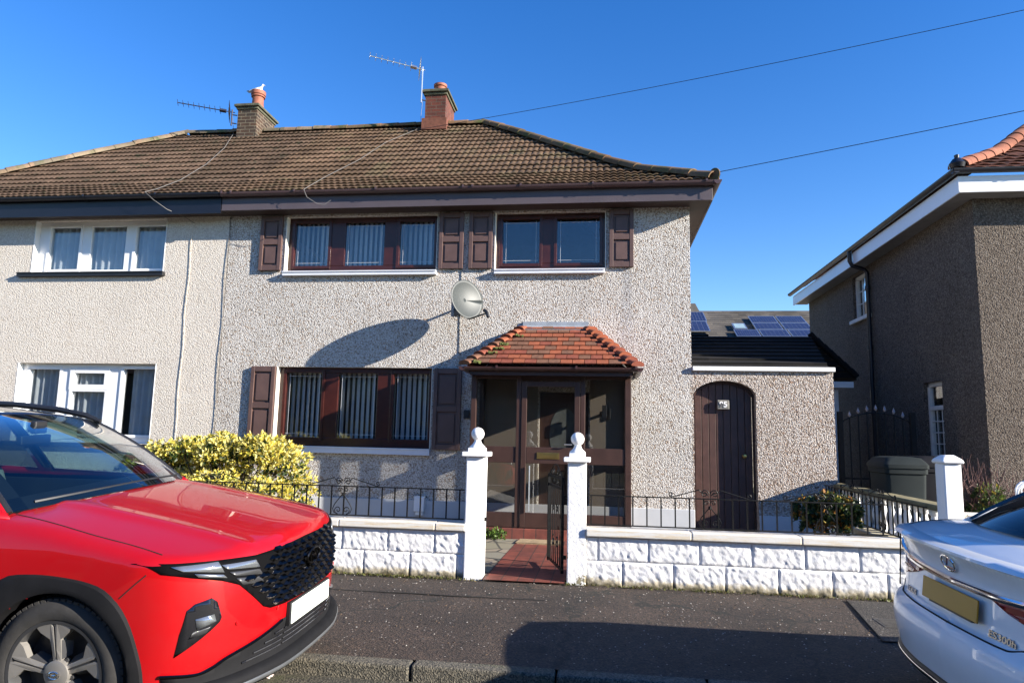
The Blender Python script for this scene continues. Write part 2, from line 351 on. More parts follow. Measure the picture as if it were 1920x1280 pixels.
class CarShape:
    def __init__(s, plan, prof, tail, tprof, side, top, fall, bottom, xr, k=(.05, .07)):
        s.plan, s.prof, s.side, s.top, s.fall, s.bottom = spl(*plan), spl(*prof), spl(*side), spl(*top), fall, bottom
        s.tail, s.tprof = spl(*tail), spl(*tprof); s.k = k; s.xr = xr
    def F(s, P):
        x, y, z = P[..., 0], np.abs(P[..., 1]), P[..., 2]
        fx = x - s.plan(y) - s.prof(z)
        rx = -x + s.tail(y) + s.tprof(z)
        sy = y - s.side(z)
        tz = z - s.top(x) + s.fall(x, y)
        bz = s.bottom - z
        f = smax(smax(fx, rx, .02), sy, s.k[1])
        f = smax(f, tz, s.k[0])
        return smax(f, bz, .03)
    def cast(s, O, D, far=2.5):
        O, D = np.broadcast_arrays(np.asarray(O, float), np.asarray(D, float))
        lo = np.zeros(O.shape[:-1]); hi = lo + far
        for _ in range(34):
            m = (lo + hi) / 2
            ins = s.F(O + D * m[..., None]) < 0
            lo = np.where(ins, m, lo); hi = np.where(ins, hi, m)
        return O + D * lo[..., None]
    def normal(s, P):
        e = 2e-3; g = np.stack([s.F(P + np.eye(3)[i] * e) - s.F(P - np.eye(3)[i] * e) for i in range(3)], -1)
        return g / np.maximum(np.linalg.norm(g, axis=-1, keepdims=True), 1e-9)
    def front(s, y, z):
        y = np.asarray(y, float); z = np.asarray(z, float)
        return s.cast(np.stack([np.zeros_like(y) + 0, y, z], -1), np.array([1., 0, 0]))
    def flank(s, x, z, sg=-1):
        x = np.asarray(x, float); z = np.asarray(z, float)
        return s.cast(np.stack([x, np.zeros_like(x), z], -1), np.array([0, sg, 0.]))
    def above(s, x, y, z0=.6):
        x = np.asarray(x, float); y = np.asarray(y, float)
        return s.cast(np.stack([x, y, np.zeros_like(x) + z0], -1), np.array([0, 0, 1.]))
    def wrap(s, a, z, x0=-.35):
        # a: plan angle (radians, 0 = straight ahead, negative to the right side), level rays round the nose
        a = np.asarray(a, float); z = np.asarray(z, float)
        return s.cast(np.stack([np.zeros_like(a) + x0, np.zeros_like(a), z], -1), np.stack([np.cos(a), np.sin(a), np.zeros_like(a)], -1))

SUV = CarShape(plan=([0, .15, .3, .5, .7, .82, .89, .94], [.875, .873, .862, .815, .728, .61, .48, .22]),
    prof=([.18, .26, .34, .45, .6, .75, .87, 1.0], [-.05, .0, -.02, -.005, .005, -.005, -.03, -.10]),
    tail=([0, .5, .8, .94], [-3.6, -3.57, -3.45, -3.2]), tprof=([.2, .5, .8, 1.2], [.05, 0, .02, .10]),
    side=([.18, .35, .55, .72, .9, 1.02, 1.16], [.89, .925, .935, .918, .885, .845, .775]),
    top=([-3.7, -3.0, -.7, -.3, .15, .56, .75, .84, .9, 1.0], [1.10, 1.15, 1.145, 1.125, 1.06, .985, .94, .905, .875, .83]),
    fall=lambda x, y: .065 * (y / .75) ** 2.2 - .012 * np.exp(-((y - .50) / .05) ** 2) * (x > -.4) , bottom=.2, xr=-3.6)
SEDAN = CarShape(plan=([0, .3, .5, .7, .82, .89, .94], [1.085, 1.075, 1.05, .995, .91, .80, .55]),
    prof=([.18, .30, .46, .53, .575, .60, .70, .80, .90, .955, 1.1], [-.04, .0, .03, .02, -.01, -.045, -.055, -.06, -.035, .0, -.02]),
    tail=([0, .4, .7, .94], [-3.9, -3.82, -3.6, -3.2]), tprof=([.2, .5, .8, 1.2], [.05, 0, .05, .25]),
    side=([.18, .35, .5, .7, .85, .95, 1.06], [.88, .915, .93, .92, .895, .86, .76]),
    top=([-3.9, -3.5, -2.6, -2.0, -1.0, .2, .62, .78, .95, 1.04, 1.09, 1.2], [.70, .80, .93, 1.0, 1.0, 1.03, 1.045, 1.035, .995, .968, .955, .95]),
    fall=lambda x, y: .06 * (y / .8) ** 2.4, bottom=.19, xr=-3.85, k=(.025, .06))
# ------------------------------------------------------------------ ground, road, kerb, pavement, garden
def struct(o): return tag(o, kind='structure')
g = MB(); g.quad((-400, -400, -.03), (400, -400, -.03), (400, 400, -.03), (-400, 400, -.03)); struct(g.build('ground', M['soil']))
g = MB(); g.quad((-90, -4.6, 0), (90, -4.6, 0), (90, 4.45, 0), (-90, 4.45, 0)); struct(g.build('road', M['road']))
k = MB(); x = -20.4
while x < 22:
    w = .915; k.box(x, x + w - .012, 4.44 + random.uniform(-.004, .004), 4.57, -.02, .098 + random.uniform(-.004, .004)); x += w
struct(k.build('kerb', M['kerb'], bevel=.018, seg=3))
g = MB(); n = 120
P = np.array([[(-20 + 42 * i / n, 4.565 + (7.35 - 4.565) * j / 16, .094 + .006 * noise.noise((i * .35, j * .5, 3))) for j in range(17)] for i in range(n + 1)])
P[:, 0, 2] = .093; g.grid(P); struct(g.build('pavement', M['pavement'], smooth='full'))
g = MB(); g.quad((-14.4, 7.2, .108), (3.3, 7.2, .108), (3.3, 18.5, .108), (-14.4, 18.5, .108)); g.quad((3.3, 7.2, .102), (18, 7.2, .102), (18, 18.6, .102), (3.3, 18.6, .102)); struct(g.build('garden_paving', M['slab']))
m, nt, b = mat('red_quarry_tiles'); c = coord(nt)
t = nt.nodes.new('ShaderNodeTexBrick'); t.offset = 0; L(nt, c, t.inputs[0]); t.inputs['Scale'].default_value = 1; t.inputs['Brick Width'].default_value = .165; t.inputs['Row Height'].default_value = .30
t.inputs['Mortar Size'].default_value = .006; t.inputs['Color1'].default_value = (.20, .052, .034, 1); t.inputs['Color2'].default_value = (.145, .042, .03, 1); t.inputs['Mortar'].default_value = (.045, .03, .025, 1)
st = ramp(nt, nz(nt, c, 6, 6, .7), [(.3, (.55, .55, .55)), (.7, (1.25, 1.2, 1.15))]); L(nt, mixc(nt, 1, t.outputs[0], st, 'MULTIPLY'), b.inputs['Base Color']); b.inputs['Roughness'].default_value = .65
bump(nt, b, t.outputs['Fac'], -.5, .004); M['redtile'] = m
g = MB(); g.quad((-1.17, 7.0, .116), (-.36, 7.0, .116), (-.36, 9.7, .122), (-1.12, 9.7, .122)); struct(g.build('path', M['redtile']))
# crazy paving left of the path
m, nt, b = mat('crazy_paving'); c = coord(nt); v = vor(nt, c, 2.6, 'DISTANCE_TO_EDGE'); v1 = vor(nt, c, 2.6)
col = ramp(nt, sep(nt, v1.outputs['Color'])[0], [(0, (.20, .18, .12)), (.5, (.26, .21, .15)), (1, (.17, .17, .13))])
L(nt, mixc(nt, ramp(nt, v.outputs['Distance'], [(.02, (0, 0, 0)), (.05, (1, 1, 1))]), (.05, .045, .035), col), b.inputs['Base Color']); b.inputs['Roughness'].default_value = .85; M['crazy'] = m
g = MB(); g.quad((-3.2, 7.22, .112), (-1.175, 7.22, .112), (-1.125, 9.7, .118), (-3.2, 9.7, .118)); struct(g.build('crazy_paving', M['crazy']))

# ------------------------------------------------------------------ wall with openings, windows, shutters, roofs
def wall(mb, u0, u1, z0, z1, holes, P, t):
    """P(u,z,d) -> point; d = depth into the wall. Front face cells, reveals and back."""
    us = sorted({u0, u1, *[h[0] for h in holes], *[h[1] for h in holes]}); zs = sorted({z0, z1, *[h[2] for h in holes], *[h[3] for h in holes]})
    for i in range(len(us) - 1):
        for j in range(len(zs) - 1):
            cu, cz = (us[i] + us[i + 1]) / 2, (zs[j] + zs[j + 1]) / 2
            if any(h[0] < cu < h[1] and h[2] < cz < h[3] for h in holes): continue
            for d in (0, t): mb.quad(P(us[i], zs[j], d), P(us[i + 1], zs[j], d), P(us[i + 1], zs[j + 1], d), P(us[i], zs[j + 1], d))
    for a, b_, c_, d_ in holes:
        mb.quad(P(a, c_, 0), P(a, d_, 0), P(a, d_, t), P(a, c_, t)); mb.quad(P(b_, c_, 0), P(b_, d_, 0), P(b_, d_, t), P(b_, c_, t))
        mb.quad(P(a, c_, 0), P(b_, c_, 0), P(b_, c_, t), P(a, c_, t)); mb.quad(P(a, d_, 0), P(b_, d_, 0), P(b_, d_, t), P(a, d_, t))
def frontP(F): return lambda u, z, d: (u, F + d, z)
F0 = 10.5
def ring(mb, x0, x1, z0, z1, w, y0, y1):
    mb.box(x0, x0 + w, y0, y1, z0, z1); mb.box(x1 - w, x1, y0, y1, z0, z1); mb.box(x0 + w, x1 - w, y0, y1, z0, z0 + w); mb.box(x0 + w, x1 - w, y0, y1, z1 - w, z1)
def window(house, hole, panes, frame, sill=None, lining=None, blind=None, casements=(), leaded=None, y=10.6):
    x0, x1, z0, z1 = hole
    f = MB()
    # frame: everything between the panes, as bars
    ps = sorted(panes); xs = [x0] + [v for p in ps if p[4] for v in (p[0], p[1])] + [x1]
    main = [p for p in ps if p[4]]
    edges = [x0] + [q for p in main for q in (p[0], p[1])] + [x1]
    zt, zb = max(p[3] for p in main), min(p[2] for p in main)
    f.box(x0, x1, y, y + .07, z0, zb); f.box(x0, x1, y, y + .07, zt, z1)
    for i in range(0, len(edges), 2): f.box(edges[i], edges[i + 1], y, y + .07, zb, zt)
    for q in casements:                                     # a sash ring that stands proud of the frame
        ring(f, q[0] - .05, q[1] + .05, q[2] - .05, q[3] + .05, .05, y - .018, y - .002)
    fo = f.build('window', frame, house, bevel=.006)
    for q in panes:
        p = MB(); p.box(q[0] - .004, q[1] + .004, y + .030, y + .036, q[2] - .004, q[3] + .004); p.build('pane', M['glass'], fo)
    if lining:
        l = MB(); l.box(x0 - .0, x0 + .010, 10.485, y - .001, z0, z1); l.box(x1 - .010, x1, 10.485, y - .001, z0, z1); l.build('reveal', lining, fo)
    if sill:
        s, sm = sill; k_ = MB(); k_.box(s[0], s[1], 10.42, y + .001, s[2], s[3] - .012); k_.box(s[0], s[1], 10.405, 10.44, s[3] - .02, s[3]); k_.box(s[0] + .006, s[1] - .006, 10.43, y, s[3] - .012, s[3] - .002)
        k_.build('sill', sm, fo, bevel=.004)
    if blind: blind(fo, x0, x1, z0, z1)
    if leaded:
        l = MB()
        for q in panes:
            i = .055
            for a in (q[0] + i, q[1] - i): l.box(a - .002, a + .002, y + .0285, y + .0297, q[2] + .02, q[3] - .02)
            for a in (q[2] + i, q[3] - i): l.box(q[0] + .02, q[1] - .02, y + .0270, y + .0283, a - .002, a + .002)
        l.build('leading', leaded, fo)
    return fo
def vblind(fo, x0, x1, z0, z1, drop=.06, step=.085, ang=38):
    b_ = MB(); x = x0 + .08
    while x < x1 - .05:
        a = R(ang + random.uniform(-6, 6)); dx, dy = .042 * math.cos(a), .042 * math.sin(a); yy = 10.80
        P = [[(x - dx * k_, yy + dy * k_ + .006 * (1 - k_ * k_), z) for z in (z0 + drop, z1 - .02)] for k_ in (-1, -.5, 0, .5, 1)]
        b_.grid(P); x += step
    b_.build('vertical_blind', M['blind'], fo, smooth='full')
def netcurtain(cover):
    def fn(fo, x0, x1, z0, z1):
        b_ = MB()
        for a, e in cover:
            n_ = int((e - a) / .012); P = [[(a + (e - a) * i / n_, 10.715 + .034 * math.sin(i * .62) + .012 * math.sin(i * .23), z) for z in (z0 - .1, z1 + .05)] for i in range(n_ + 1)]
            b_.grid(P)
        b_.build('curtain', M['curtain'], fo, smooth='full')
    return fn
def shutter(house, x0, x1, z0, z1, mid=.5):
    s = MB(); y0, y1 = 10.445, 10.497; w = .062
    s.box(x0, x0 + w, y0, y1, z0, z1); s.box(x1 - w, x1, y0, y1, z0, z1)
    zm = z0 + (z1 - z0) * mid
    for a, b_ in ((z0, z0 + .085), (zm - .045, zm + .045), (z1 - .085, z1)): s.box(x0 + w, x1 - w, y0 + .003, y1, a, b_)
    for a, b_ in ((z0 + .085, zm - .045), (zm + .045, z1 - .085)):
        s.box(x0 + w, x1 - w, y0 + .03, y1, a, b_)
        s.box(x0 + w + .035, x1 - w - .03, y0 + .012, y0 + .029, a + .035, b_ - .035)
    s.build('shutter', M['shutter'], house, bevel=.005)

prof_d = [0, .25, 1.0, 1.5, 1.95, 3.05, 4.25]; prof_z = [5.36, 5.50, 5.92, 6.28, 6.62, 7.48, 8.40]
def rz(d): return float(np.interp(d, prof_d, prof_z))
def tiles(mb, O, ux, uy, lat, D=4.25, n=17, per=.112, amp=.016, lap=.046, step=.020, z=rz):
    """interlocking tiles: O eave origin, ux along the eave, uy inwards; lat(d) -> (from, to) along ux"""
    O, ux, uy = np.array(O, float), np.array(ux, float), np.array(uy, float)
    ds = [D * i / n for i in range(n + 1)]
    for i in range(n):
        d0, d1 = ds[i] - (.02 if i else 0), ds[i + 1] + .02
        a0, b0 = lat(max(d0, 0)); a1, b1 = lat(min(d1, D))
        lo, hi = min(a0, a1), max(b0, b1); N = max(2, int((hi - lo) / step)); us = lo + (hi - lo) * np.arange(N + 1) / N
        ph = 2 * np.pi * us / per + (np.pi if i % 2 else 0) * 0
        wv = amp * (np.abs(np.sin(ph / 2)) ** .8 * 1.6 - .6)
        jit = .004 * np.array([noise.noise((math.floor(u / .305) * 3.1, i * 5.7, .5)) for u in us])
        rows = []
        for d, zz, (a, b_) in ((d0 + .045, -.012, (a0, b0)), (d0, lap - .012, (a0, b0)), (d0 + .006, lap, (a0, b0)), (d1, 0, (a1, b1))):
            uu = np.clip(us, a, b_); zz_ = z(max(d, 0)) + zz + (wv + jit if zz > -.01 else wv * .5)
            rows.append([tuple(O * [1, 1, 0] + ux * u + uy * d + [0, 0, h]) for u, h in zip(uu, zz_)])
        mb.grid(np.array(rows).transpose(1, 0, 2))
def capline(mb, pts, r=.115, seg=.42):
    """half-round ridge tiles laid end to end"""
    pts = [Vector(p) for p in pts]; ds = [0]
    for a, b_ in zip(pts, pts[1:]): ds.append(ds[-1] + (b_ - a).length)
    def at(d):
        for i in range(len(pts) - 1):
            if d <= ds[i + 1] or i == len(pts) - 2: return pts[i] + (pts[i + 1] - pts[i]) * ((d - ds[i]) / (ds[i + 1] - ds[i]))
    n_ = max(1, round(ds[-1] / seg)); s_ = ds[-1] / n_
    for i in range(n_):
        a, b_ = at(i * s_), at(min((i + 1) * s_ + .02, ds[-1])); j = random.uniform(-.008, .008)
        t_ = (b_ - a).normalized(); sd = t_.cross(Vector((0, 0, 1))).normalized(); u_ = sd.cross(t_)
        P = []
        for e, (p, rr) in enumerate(((a, r * .9), (a, r * 1.06), (b_, r * .97), (b_, r * .85))):
            P.append([p + sd * (rr * math.cos(w)) + u_ * (rr * .82 * math.sin(w) + j - .035) for w in np.linspace(-.12, math.pi + .12, 13)])
        mb.grid(P)

# ---------------------------------------------------------------- the house with the porch
PX = -6.2
H = thing('pebbledashed_house', 'pebbledashed house with brown shutters, brown windows and a red tiled porch in front', 'house', (-2.4, F0, .1))
holes = [(-5.2, -2.63, 4.10, 5.04), (-1.70, .045, 4.10, 5.04), (-5.2, -2.63, 1.29, 2.545), (-.95, -.2, .25, 2.2)]
w = MB(); wall(w, PX, 1.32, -.05, 5.10, holes, frontP(F0), .25)
w.box(1.07, 1.319, 10.75, 18.3, -.05, 5.10); w.box(PX, 1.07, 18.05, 18.3, -.05, 5.1); w.box(PX, PX + .12, 10.75, 18.05, -.05, 5.3)
w.build('wall', M['dash'], H)
w = MB(); w.box(PX + .05, 1.34, 10.468, 10.4995, -.05, .52); w.build('plinth', M['plinth'], H, bevel=.006)
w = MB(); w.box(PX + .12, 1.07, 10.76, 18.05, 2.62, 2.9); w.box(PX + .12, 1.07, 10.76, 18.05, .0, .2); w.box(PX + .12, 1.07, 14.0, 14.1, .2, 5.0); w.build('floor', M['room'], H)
window(H, holes[0], [(-5.09, -4.50, 4.225, 4.955, 1), (-4.22, -3.55, 4.225, 4.955, 1), (-3.29, -2.71, 4.225, 4.955, 1)], M['mahog'], ((-5.19, -2.62, 4.03, 4.10), M['sillgrey']), M['cream'], vblind, [(-5.09, -4.50, 4.225, 4.955), (-3.29, -2.71, 4.225, 4.955)], M['sillgrey'])
window(H, holes[1], [(-1.59, -1.0, 4.23, 4.955, 1), (-.72, -.05, 4.23, 4.955, 1)], M['mahog'], ((-1.69, .03, 4.03, 4.10), M['sillgrey']), M['cream'], None, [(-1.59, -1.0, 4.23, 4.955), (-.72, -.05, 4.23, 4.955)], M['sillgrey'])
window(H, holes[2], [(-5.08, -4.47, 1.43, 2.46, 1), (-4.20, -3.55, 1.43, 2.46, 1), (-3.28, -2.70, 1.43, 2.46, 1)], M['mahog'], ((-5.19, -2.62, 1.195, 1.295), M['sillgrey']), M['cream'], vblind, [(-5.08, -4.47, 1.43, 2.46), (-3.28, -2.70, 1.43, 2.46)], M['sillgrey'])
for a, b_ in ((-5.63, -5.25), (-2.595, -2.2), (-2.11, -1.735), (.10, .47)): shutter(H, a, b_, 4.125, 5.045, .52)
shutter(H, -5.62, -5.21, 1.29, 2.545, .5); shutter(H, -2.595, -2.16, 1.285, 2.54, .5)
# inner front door behind the porch
d = MB(); d.box(-.945, -.205, 10.60, 10.65, .25, 2.19); dd = d.build('front_door', M['brown'], H)
d = MB(); P = [(-.575 + .22 * math.cos(w_), 10.595, 1.55 + .42 * math.sin(w_)) for w_ in np.linspace(0, 2 * math.pi, 24, endpoint=False)]; d.add(P, [tuple(range(24))]); d.build('glazed_panel', simple('obscured_glass', (.10, .11, .11), .15), dd)
# roof
r = MB(); tiles(r, (0, 10.18, 0), (1, 0, 0), (0, 1, 0), lambda d_: (PX, 1.64 - d_))
tiles(r, (1.62, 0, 0), (0, 1, 0), (-1, 0, 0), lambda d_: (10.18 + d_, 18.68 - d_), step=.05)
for i in range(2): pass
r.quad((PX, 18.68, 5.36), (1.62, 18.68, 5.36), (-2.63, 14.43, 8.40), (PX, 14.43, 8.40))
ro = r.build('roof', M['roof'], H, smooth=True)
r = MB(); hip = [(1.62 - d_, 10.18 + d_, rz(d_) + .07) for d_ in (-.03, .25, .6, 1.0, 1.5, 1.95, 2.5, 3.05, 3.65, 4.27)]
capline(r, hip, .125, .40); r.build('hip_ridge', M['ridge'], ro, smooth=True)
r = MB(); capline(r, [(-2.6, 14.40, 8.425), (PX, 14.40, 8.415)], .12); capline(r, [(1.62 - d_, 18.68 - d_, rz(d_) + .06) for d_ in (0, 1, 2, 3, 4.27)], .12); r.build('top_ridge', M['ridge'], ro, smooth=True)
e = MB(); e.lathe([(.085, 0), (.10, .01), (.10, .03), (.0, .035)], (0, 0, 0), 14, 'y')
e.v = [(1.66 + (p[0] - p[1]) * .7, 10.14 - (p[1] + p[0]) * .5, 5.44 + p[2]) for p in e.v]; e.build('ridge_end', M['ridge'], ro, smooth=True)
# eaves: soffit, fascia, gutter with brackets
e = MB(); e.box(PX + .01, 1.60, 10.20, 10.52, 5.072, 5.085); e.box(1.30, 1.60, 10.52, 18.6, 5.072, 5.085); e.build('soffit', M['soffit'], H)
e = MB(); e.box(PX + .01, 1.62, 10.18, 10.2, 5.06, 5.31); e.box(1.60, 1.622, 10.2, 18.65, 5.06, 5.31)
e.box(PX + .01, 1.60, 10.168, 10.179, 5.06, 5.075); e.build('fascia', M['fascia'], H, bevel=.003)
def gutter(mb, a, b_, out, r_=.058):
    a, b_, out = Vector(a), Vector(b_), Vector(out); P = []
    for p in (a, b_):
        P.append([p + out * (r_ - r_ * math.cos(w_)) - Vector((0, 0, r_ * 1.05 * math.sin(w_))) for w_ in np.linspace(0, math.pi, 13)] + [p + out * (2 * r_ - .006), p + out * .004])
    mb.grid(P)
    for q in P: mb.add(q[:13], [tuple(range(13))])
def brackets(mb, xs, y, z, r_=.064, w=.022):
    for x in xs:
        P = [[(xx, y - r_ + r_ * math.cos(w_) * 1.0 , z - r_ * 1.05 * math.sin(w_)) for w_ in np.linspace(0, math.pi, 11)] for xx in (x - w, x + w)]
        mb.grid(P); mb.box(x - w * .6, x + w * .6, y - 2 * r_ - .004, y - 2 * r_ + .008, z - .02, z + .018)
e = MB(); gutter(e, (PX + .02, 10.178, 5.335), (1.70, 10.178, 5.335), (0, -1, 0)); gutter(e, (1.624, 10.06, 5.335), (1.624, 18.7, 5.335), (1, 0, 0))
go = e.build('gutter', M['gutter'], H, smooth=True)
e = MB(); brackets(e, [PX + .06, PX + .22, -4.9, -3.55, -2.15, -2.0, -1.25, -.15, .75, 1.52], 10.178, 5.335); e.build('bracket', M['gutter'], go)
# chimney
def chimney(house, x0, x1, y0, y1, z0, z1, bm_, name='chimney'):
    c_ = MB(); c_.box(x0, x1, y0, y1, z0, z1); ch = c_.build(name, bm_, house)
    c_ = MB(); c_.box(x0 - .07, x1 + .07, y0 - .07, y1 + .07, z1 - .002, z1 + .055); c_.box(x0 - .03, x1 + .03, y0 - .03, y1 + .03, z1 - .06, z1 - .004)
    c_.box(x0 - .04, x1 + .04, y0 - .04, y1 + .04, z1 + .056, z1 + .075); c_.build('cap', M['cap_mossy'], ch, bevel=.012)
    return ch
ch = chimney(H, -3.90, -3.44, 14.0, 14.85, 7.9, 8.98, M['brick_red'])
c_ = MB(); c_.lathe([(.11, 9.03), (.12, 9.26), (.15, 9.28), (.15, 9.33), (.125, 9.335), (.12, 9.2)], (-3.66, 14.35, 0), 20); c_.build('pot', M['terracotta'], ch, smooth=True)
c_ = MB(); c_.box(-3.95, -3.39, 13.93, 13.995, 8.1, 8.36); c_.build('chimney_flashing', simple('red_mortar_flaunching', (.14, .05, .03), .9, vary=.3, scale=12), ch)
# outlet pipe box on the plinth
b_ = MB(); b_.box(-2.82, -2.66, 10.37, 10.467, .36, .585); b_.box(-2.80, -2.68, 10.40, 10.467, .30, .357); tag(b_.build('vent_box', M['white_gloss'], None, loc=(-2.74, 10.42, .36), bevel=.012), 'small white plastic vent box low on the grey plinth under the window', 'vent box')
# doorbell / key safe between shutter and porch
b_ = MB(); b_.box(-2.11, -2.02, 10.455, 10.498, 1.77, 1.90); b_.box(-2.095, -2.035, 10.449, 10.456, 1.785, 1.84); tag(b_.build('key_safe', M['black'], None, loc=(-2.06, 10.48, 1.77), bevel=.006), 'small black key box on the wall beside the porch', 'key safe')

# ---------------------------------------------------------------- the neighbour, mirrored round the party line
N = thing('cream_rendered_house', 'cream roughcast house with white windows at the left behind the red car', 'house', (-10, F0, .1))
nh = [(-9.82, -7.34, 4.13, 5.05), (-9.85, -7.31, 1.26, 2.57)]
w = MB(); wall(w, -13.72, PX - .002, -.05, 5.10, nh, frontP(10.49), .26)
w.box(-13.72, -13.47, 10.75, 18.3, -.05, 5.1); w.box(-13.47, PX - .13, 18.05, 18.3, -.05, 5.1); w.box(PX - .13, PX - .01, 10.75, 18.05, -.05, 5.3); w.build('wall', M['harl'], N)
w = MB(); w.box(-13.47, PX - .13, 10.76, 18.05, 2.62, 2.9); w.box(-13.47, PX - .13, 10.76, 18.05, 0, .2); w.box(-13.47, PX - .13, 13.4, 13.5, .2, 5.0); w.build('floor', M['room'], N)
window(N, nh[0], [(-9.60, -9.03, 4.21, 4.95, 1), (-8.82, -8.17, 4.20, 4.965, 1), (-7.97, -7.40, 4.21, 4.95, 1)], M['white_gloss'], ((-10.02, -7.30, 4.05, 4.125), M['black']), M['white_gloss'], netcurtain([(-9.66, -9.15), (-8.86, -8.12), (-8.0, -7.3)]), [(-9.60, -9.03, 4.21, 4.95), (-7.97, -7.40, 4.21, 4.95)])
window(N, nh[1], [(-9.70, -9.14, 1.40, 2.47, 1), (-8.88, -8.27, 1.40, 2.10, 1), (-7.96, -7.38, 1.40, 2.49, 1), (-8.84, -8.31, 2.21, 2.42, 0)], M['white_gloss'], ((-9.95, -7.27, 1.18, 1.255), M['black']), M['white_gloss'], netcurtain([(-9.85, -9.22), (-8.92, -8.22), (-7.86, -7.3)]), [(-9.70, -9.14, 1.40, 2.47), (-8.88, -8.27, 1.40, 2.10), (-7.96, -7.38, 1.40, 2.49)])
f = MB(); ring(f, -8.94, -8.21, 2.13, 2.50, .09, 10.578, 10.66); f.build('fanlight_frame', M['white_gloss'], N, bevel=.006)
r = MB(); tiles(r, (0, 10.18, 0), (1, 0, 0), (0, 1, 0), lambda d_: (-14.02 + d_, PX), step=.024)
tiles(r, (-14.02, 0, 0), (0, 1, 0), (1, 0, 0), lambda d_: (10.18 + d_, 18.68 - d_), step=.08)
r.quad((PX, 18.68, 5.36), (-14.02, 18.68, 5.36), (-9.77, 14.43, 8.40), (PX, 14.43, 8.40)); nro = r.build('roof', M['roof_old'], N, smooth=True)
r = MB(); capline(r, [(-14.02 + d_, 10.18 + d_, rz(d_) + .07) for d_ in (0, .25, .6, 1.0, 1.5, 1.95, 2.5, 3.05, 3.65, 4.25)], .125, .42); r.build('hip_ridge', M['ridge_old'], nro, smooth=True)
r = MB(); capline(r, [(-9.78, 14.40, 8.425), (PX, 14.40, 8.415)], .125); r.build('top_ridge', M['ridge_old'], nro, smooth=True)
e = MB(); e.box(-14.0, PX, 10.19, 10.52, 5.072, 5.085); e.build('soffit', M['soffit'], N)
e = MB(); e.box(-14.0, PX, 10.17, 10.19, 5.02, 5.31); e.box(-14.02, -14.0, 10.19, 18.65, 5.02, 5.31); e.build('fascia', M['navy'], N)
e = MB(); gutter(e, (-14.1, 10.168, 5.335), (PX + .01, 10.168, 5.335), (0, -1, 0)); go = e.build('gutter', M['black_pvc'], N, smooth=True)
e = MB(); brackets(e, [-13, -11.8, -10.2, -8.6, -7.3], 10.168, 5.335); e.build('bracket', M['black_pvc'], go)
ch = chimney(N, -8.30, -7.84, 14.0, 14.85, 7.9, 8.83, M['brick_dark'])
c_ = MB(); c_.lathe([(.15, 8.88), (.13, 9.05), (.125, 9.19), (.155, 9.20), (.155, 9.23), (.145, 9.24), (.165, 9.25), (.165, 9.34), (.145, 9.35), (.12, 9.31)], (-8.00, 14.3, 0), 20); c_.build('pot', M['terracotta'], ch, smooth=True)

# ---------------------------------------------------------------- porch
Pp = thing('porch', 'brown glazed porch with an orange clay tiled hipped roof on the pebbledashed house', 'porch', (-.73, 9.75, .12))
x0, x1, yf = -1.86, .40, 9.72
p_ = MB()
for a, b_ in ((x0, x0 + .075), (-1.205, -1.135), (-.30, -.235), (x1 - .085, x1)): p_.box(a, b_, yf, yf + .09, .27, 2.38)
for a, b_ in ((x0 + .075, -1.205), (-.235, x1 - .085)):
    p_.box(a, b_, yf + .012, yf + .075, 1.15, 1.375); p_.box(a, b_, yf + .012, yf + .075, .27, .47); p_.box(a, b_, yf + .012, yf + .075, 2.33, 2.385)
p_.box(-1.135, -.30, yf + .012, yf + .075, 2.31, 2.385)
for sx in (x0, x1 - .08):                                   # side frames
    p_.box(sx + .004, sx + .076, 10.40, 10.48, .27, 2.38)
    for a, b_ in ((.27, .47), (1.15, 1.375), (2.30, 2.385)): p_.box(sx + .012, sx + .068, yf + .09, 10.40, a, b_)
p_.box(x0 - .03, x1 + .03, yf - .03, 10.48, 2.386, 2.44)
p_.build('frame', M['brown'], Pp, bevel=.006)
for a, b_ in ((x0 + .075, -1.205), (-.235, x1 - .085)):
    for c, d in ((.47, 1.15), (1.375, 2.33)): q = MB(); q.box(a - .003, b_ + .003, yf + .04, yf + .045, c - .003, d + .003); q.build('pane', M['porch_glass'], Pp)
for sx in (x0 + .04, x1 - .04):
    for c, d in ((.47, 1.15), (1.375, 2.30)): q = MB(); q.box(sx - .0025, sx + .0025, yf + .088, 10.402, c - .003, d + .003); q.build('pane', M['porch_glass'], Pp)
q = MB(); y0 = yf - .012; 
for a, b_, c, d in ((-1.13, -1.055, .275, 2.30), (-.385, -.305, .275, 2.30), (-1.055, -.385, 1.15, 1.375), (-1.055, -.385, .275, .475), (-1.055, -.385, 2.22, 2.30)): q.box(a, b_, y0, y0 + .05, c, d)
do = q.build('porch_door', M['brown'], Pp, bevel=.006)
for c, d in ((.475, 1.15), (1.375, 2.22)): q = MB(); q.box(-1.058, -.382, y0 + .022, y0 + .027, c - .003, d + .003); q.build('pane', M['porch_glass'], do)
q = MB(); q.box(-.90, -.59, y0 - .012, y0 - .001, 1.215, 1.305); q.box(-.88, -.61, y0 - .018, y0 - .0125, 1.232, 1.288); q.build('letterbox', M['brass'], do, bevel=.004)
q = MB(); q.tube([(-1.00, y0 - .03, .50), (-1.00, y0 - .03, 1.12)], .009, 8); q.tube([(-.42, y0 - .001, 1.42), (-.42, y0 - .05, 1.42), (-.52, y0 - .05, 1.42)], .009, 8); q.build('handle', M['alu'], do)
q = MB(); q.box(x0 - .01, x1 + .01, yf - .03, 10.466, .1, .262); q.build('step', M['redtile'], Pp, bevel=.008)
q = MB(); q.box(x0 + .01, -.97, 10.484, 10.499, .27, 2.38); q.box(-.18, x1 - .01, 10.484, 10.499, .27, 2.38); q.build('inner_wall', M['beige'], Pp)
q = MB(); q.box(x0, x1, yf + .02, 10.48, 2.386 + .055, 2.46); q.build('ceiling', M['brown'], Pp)
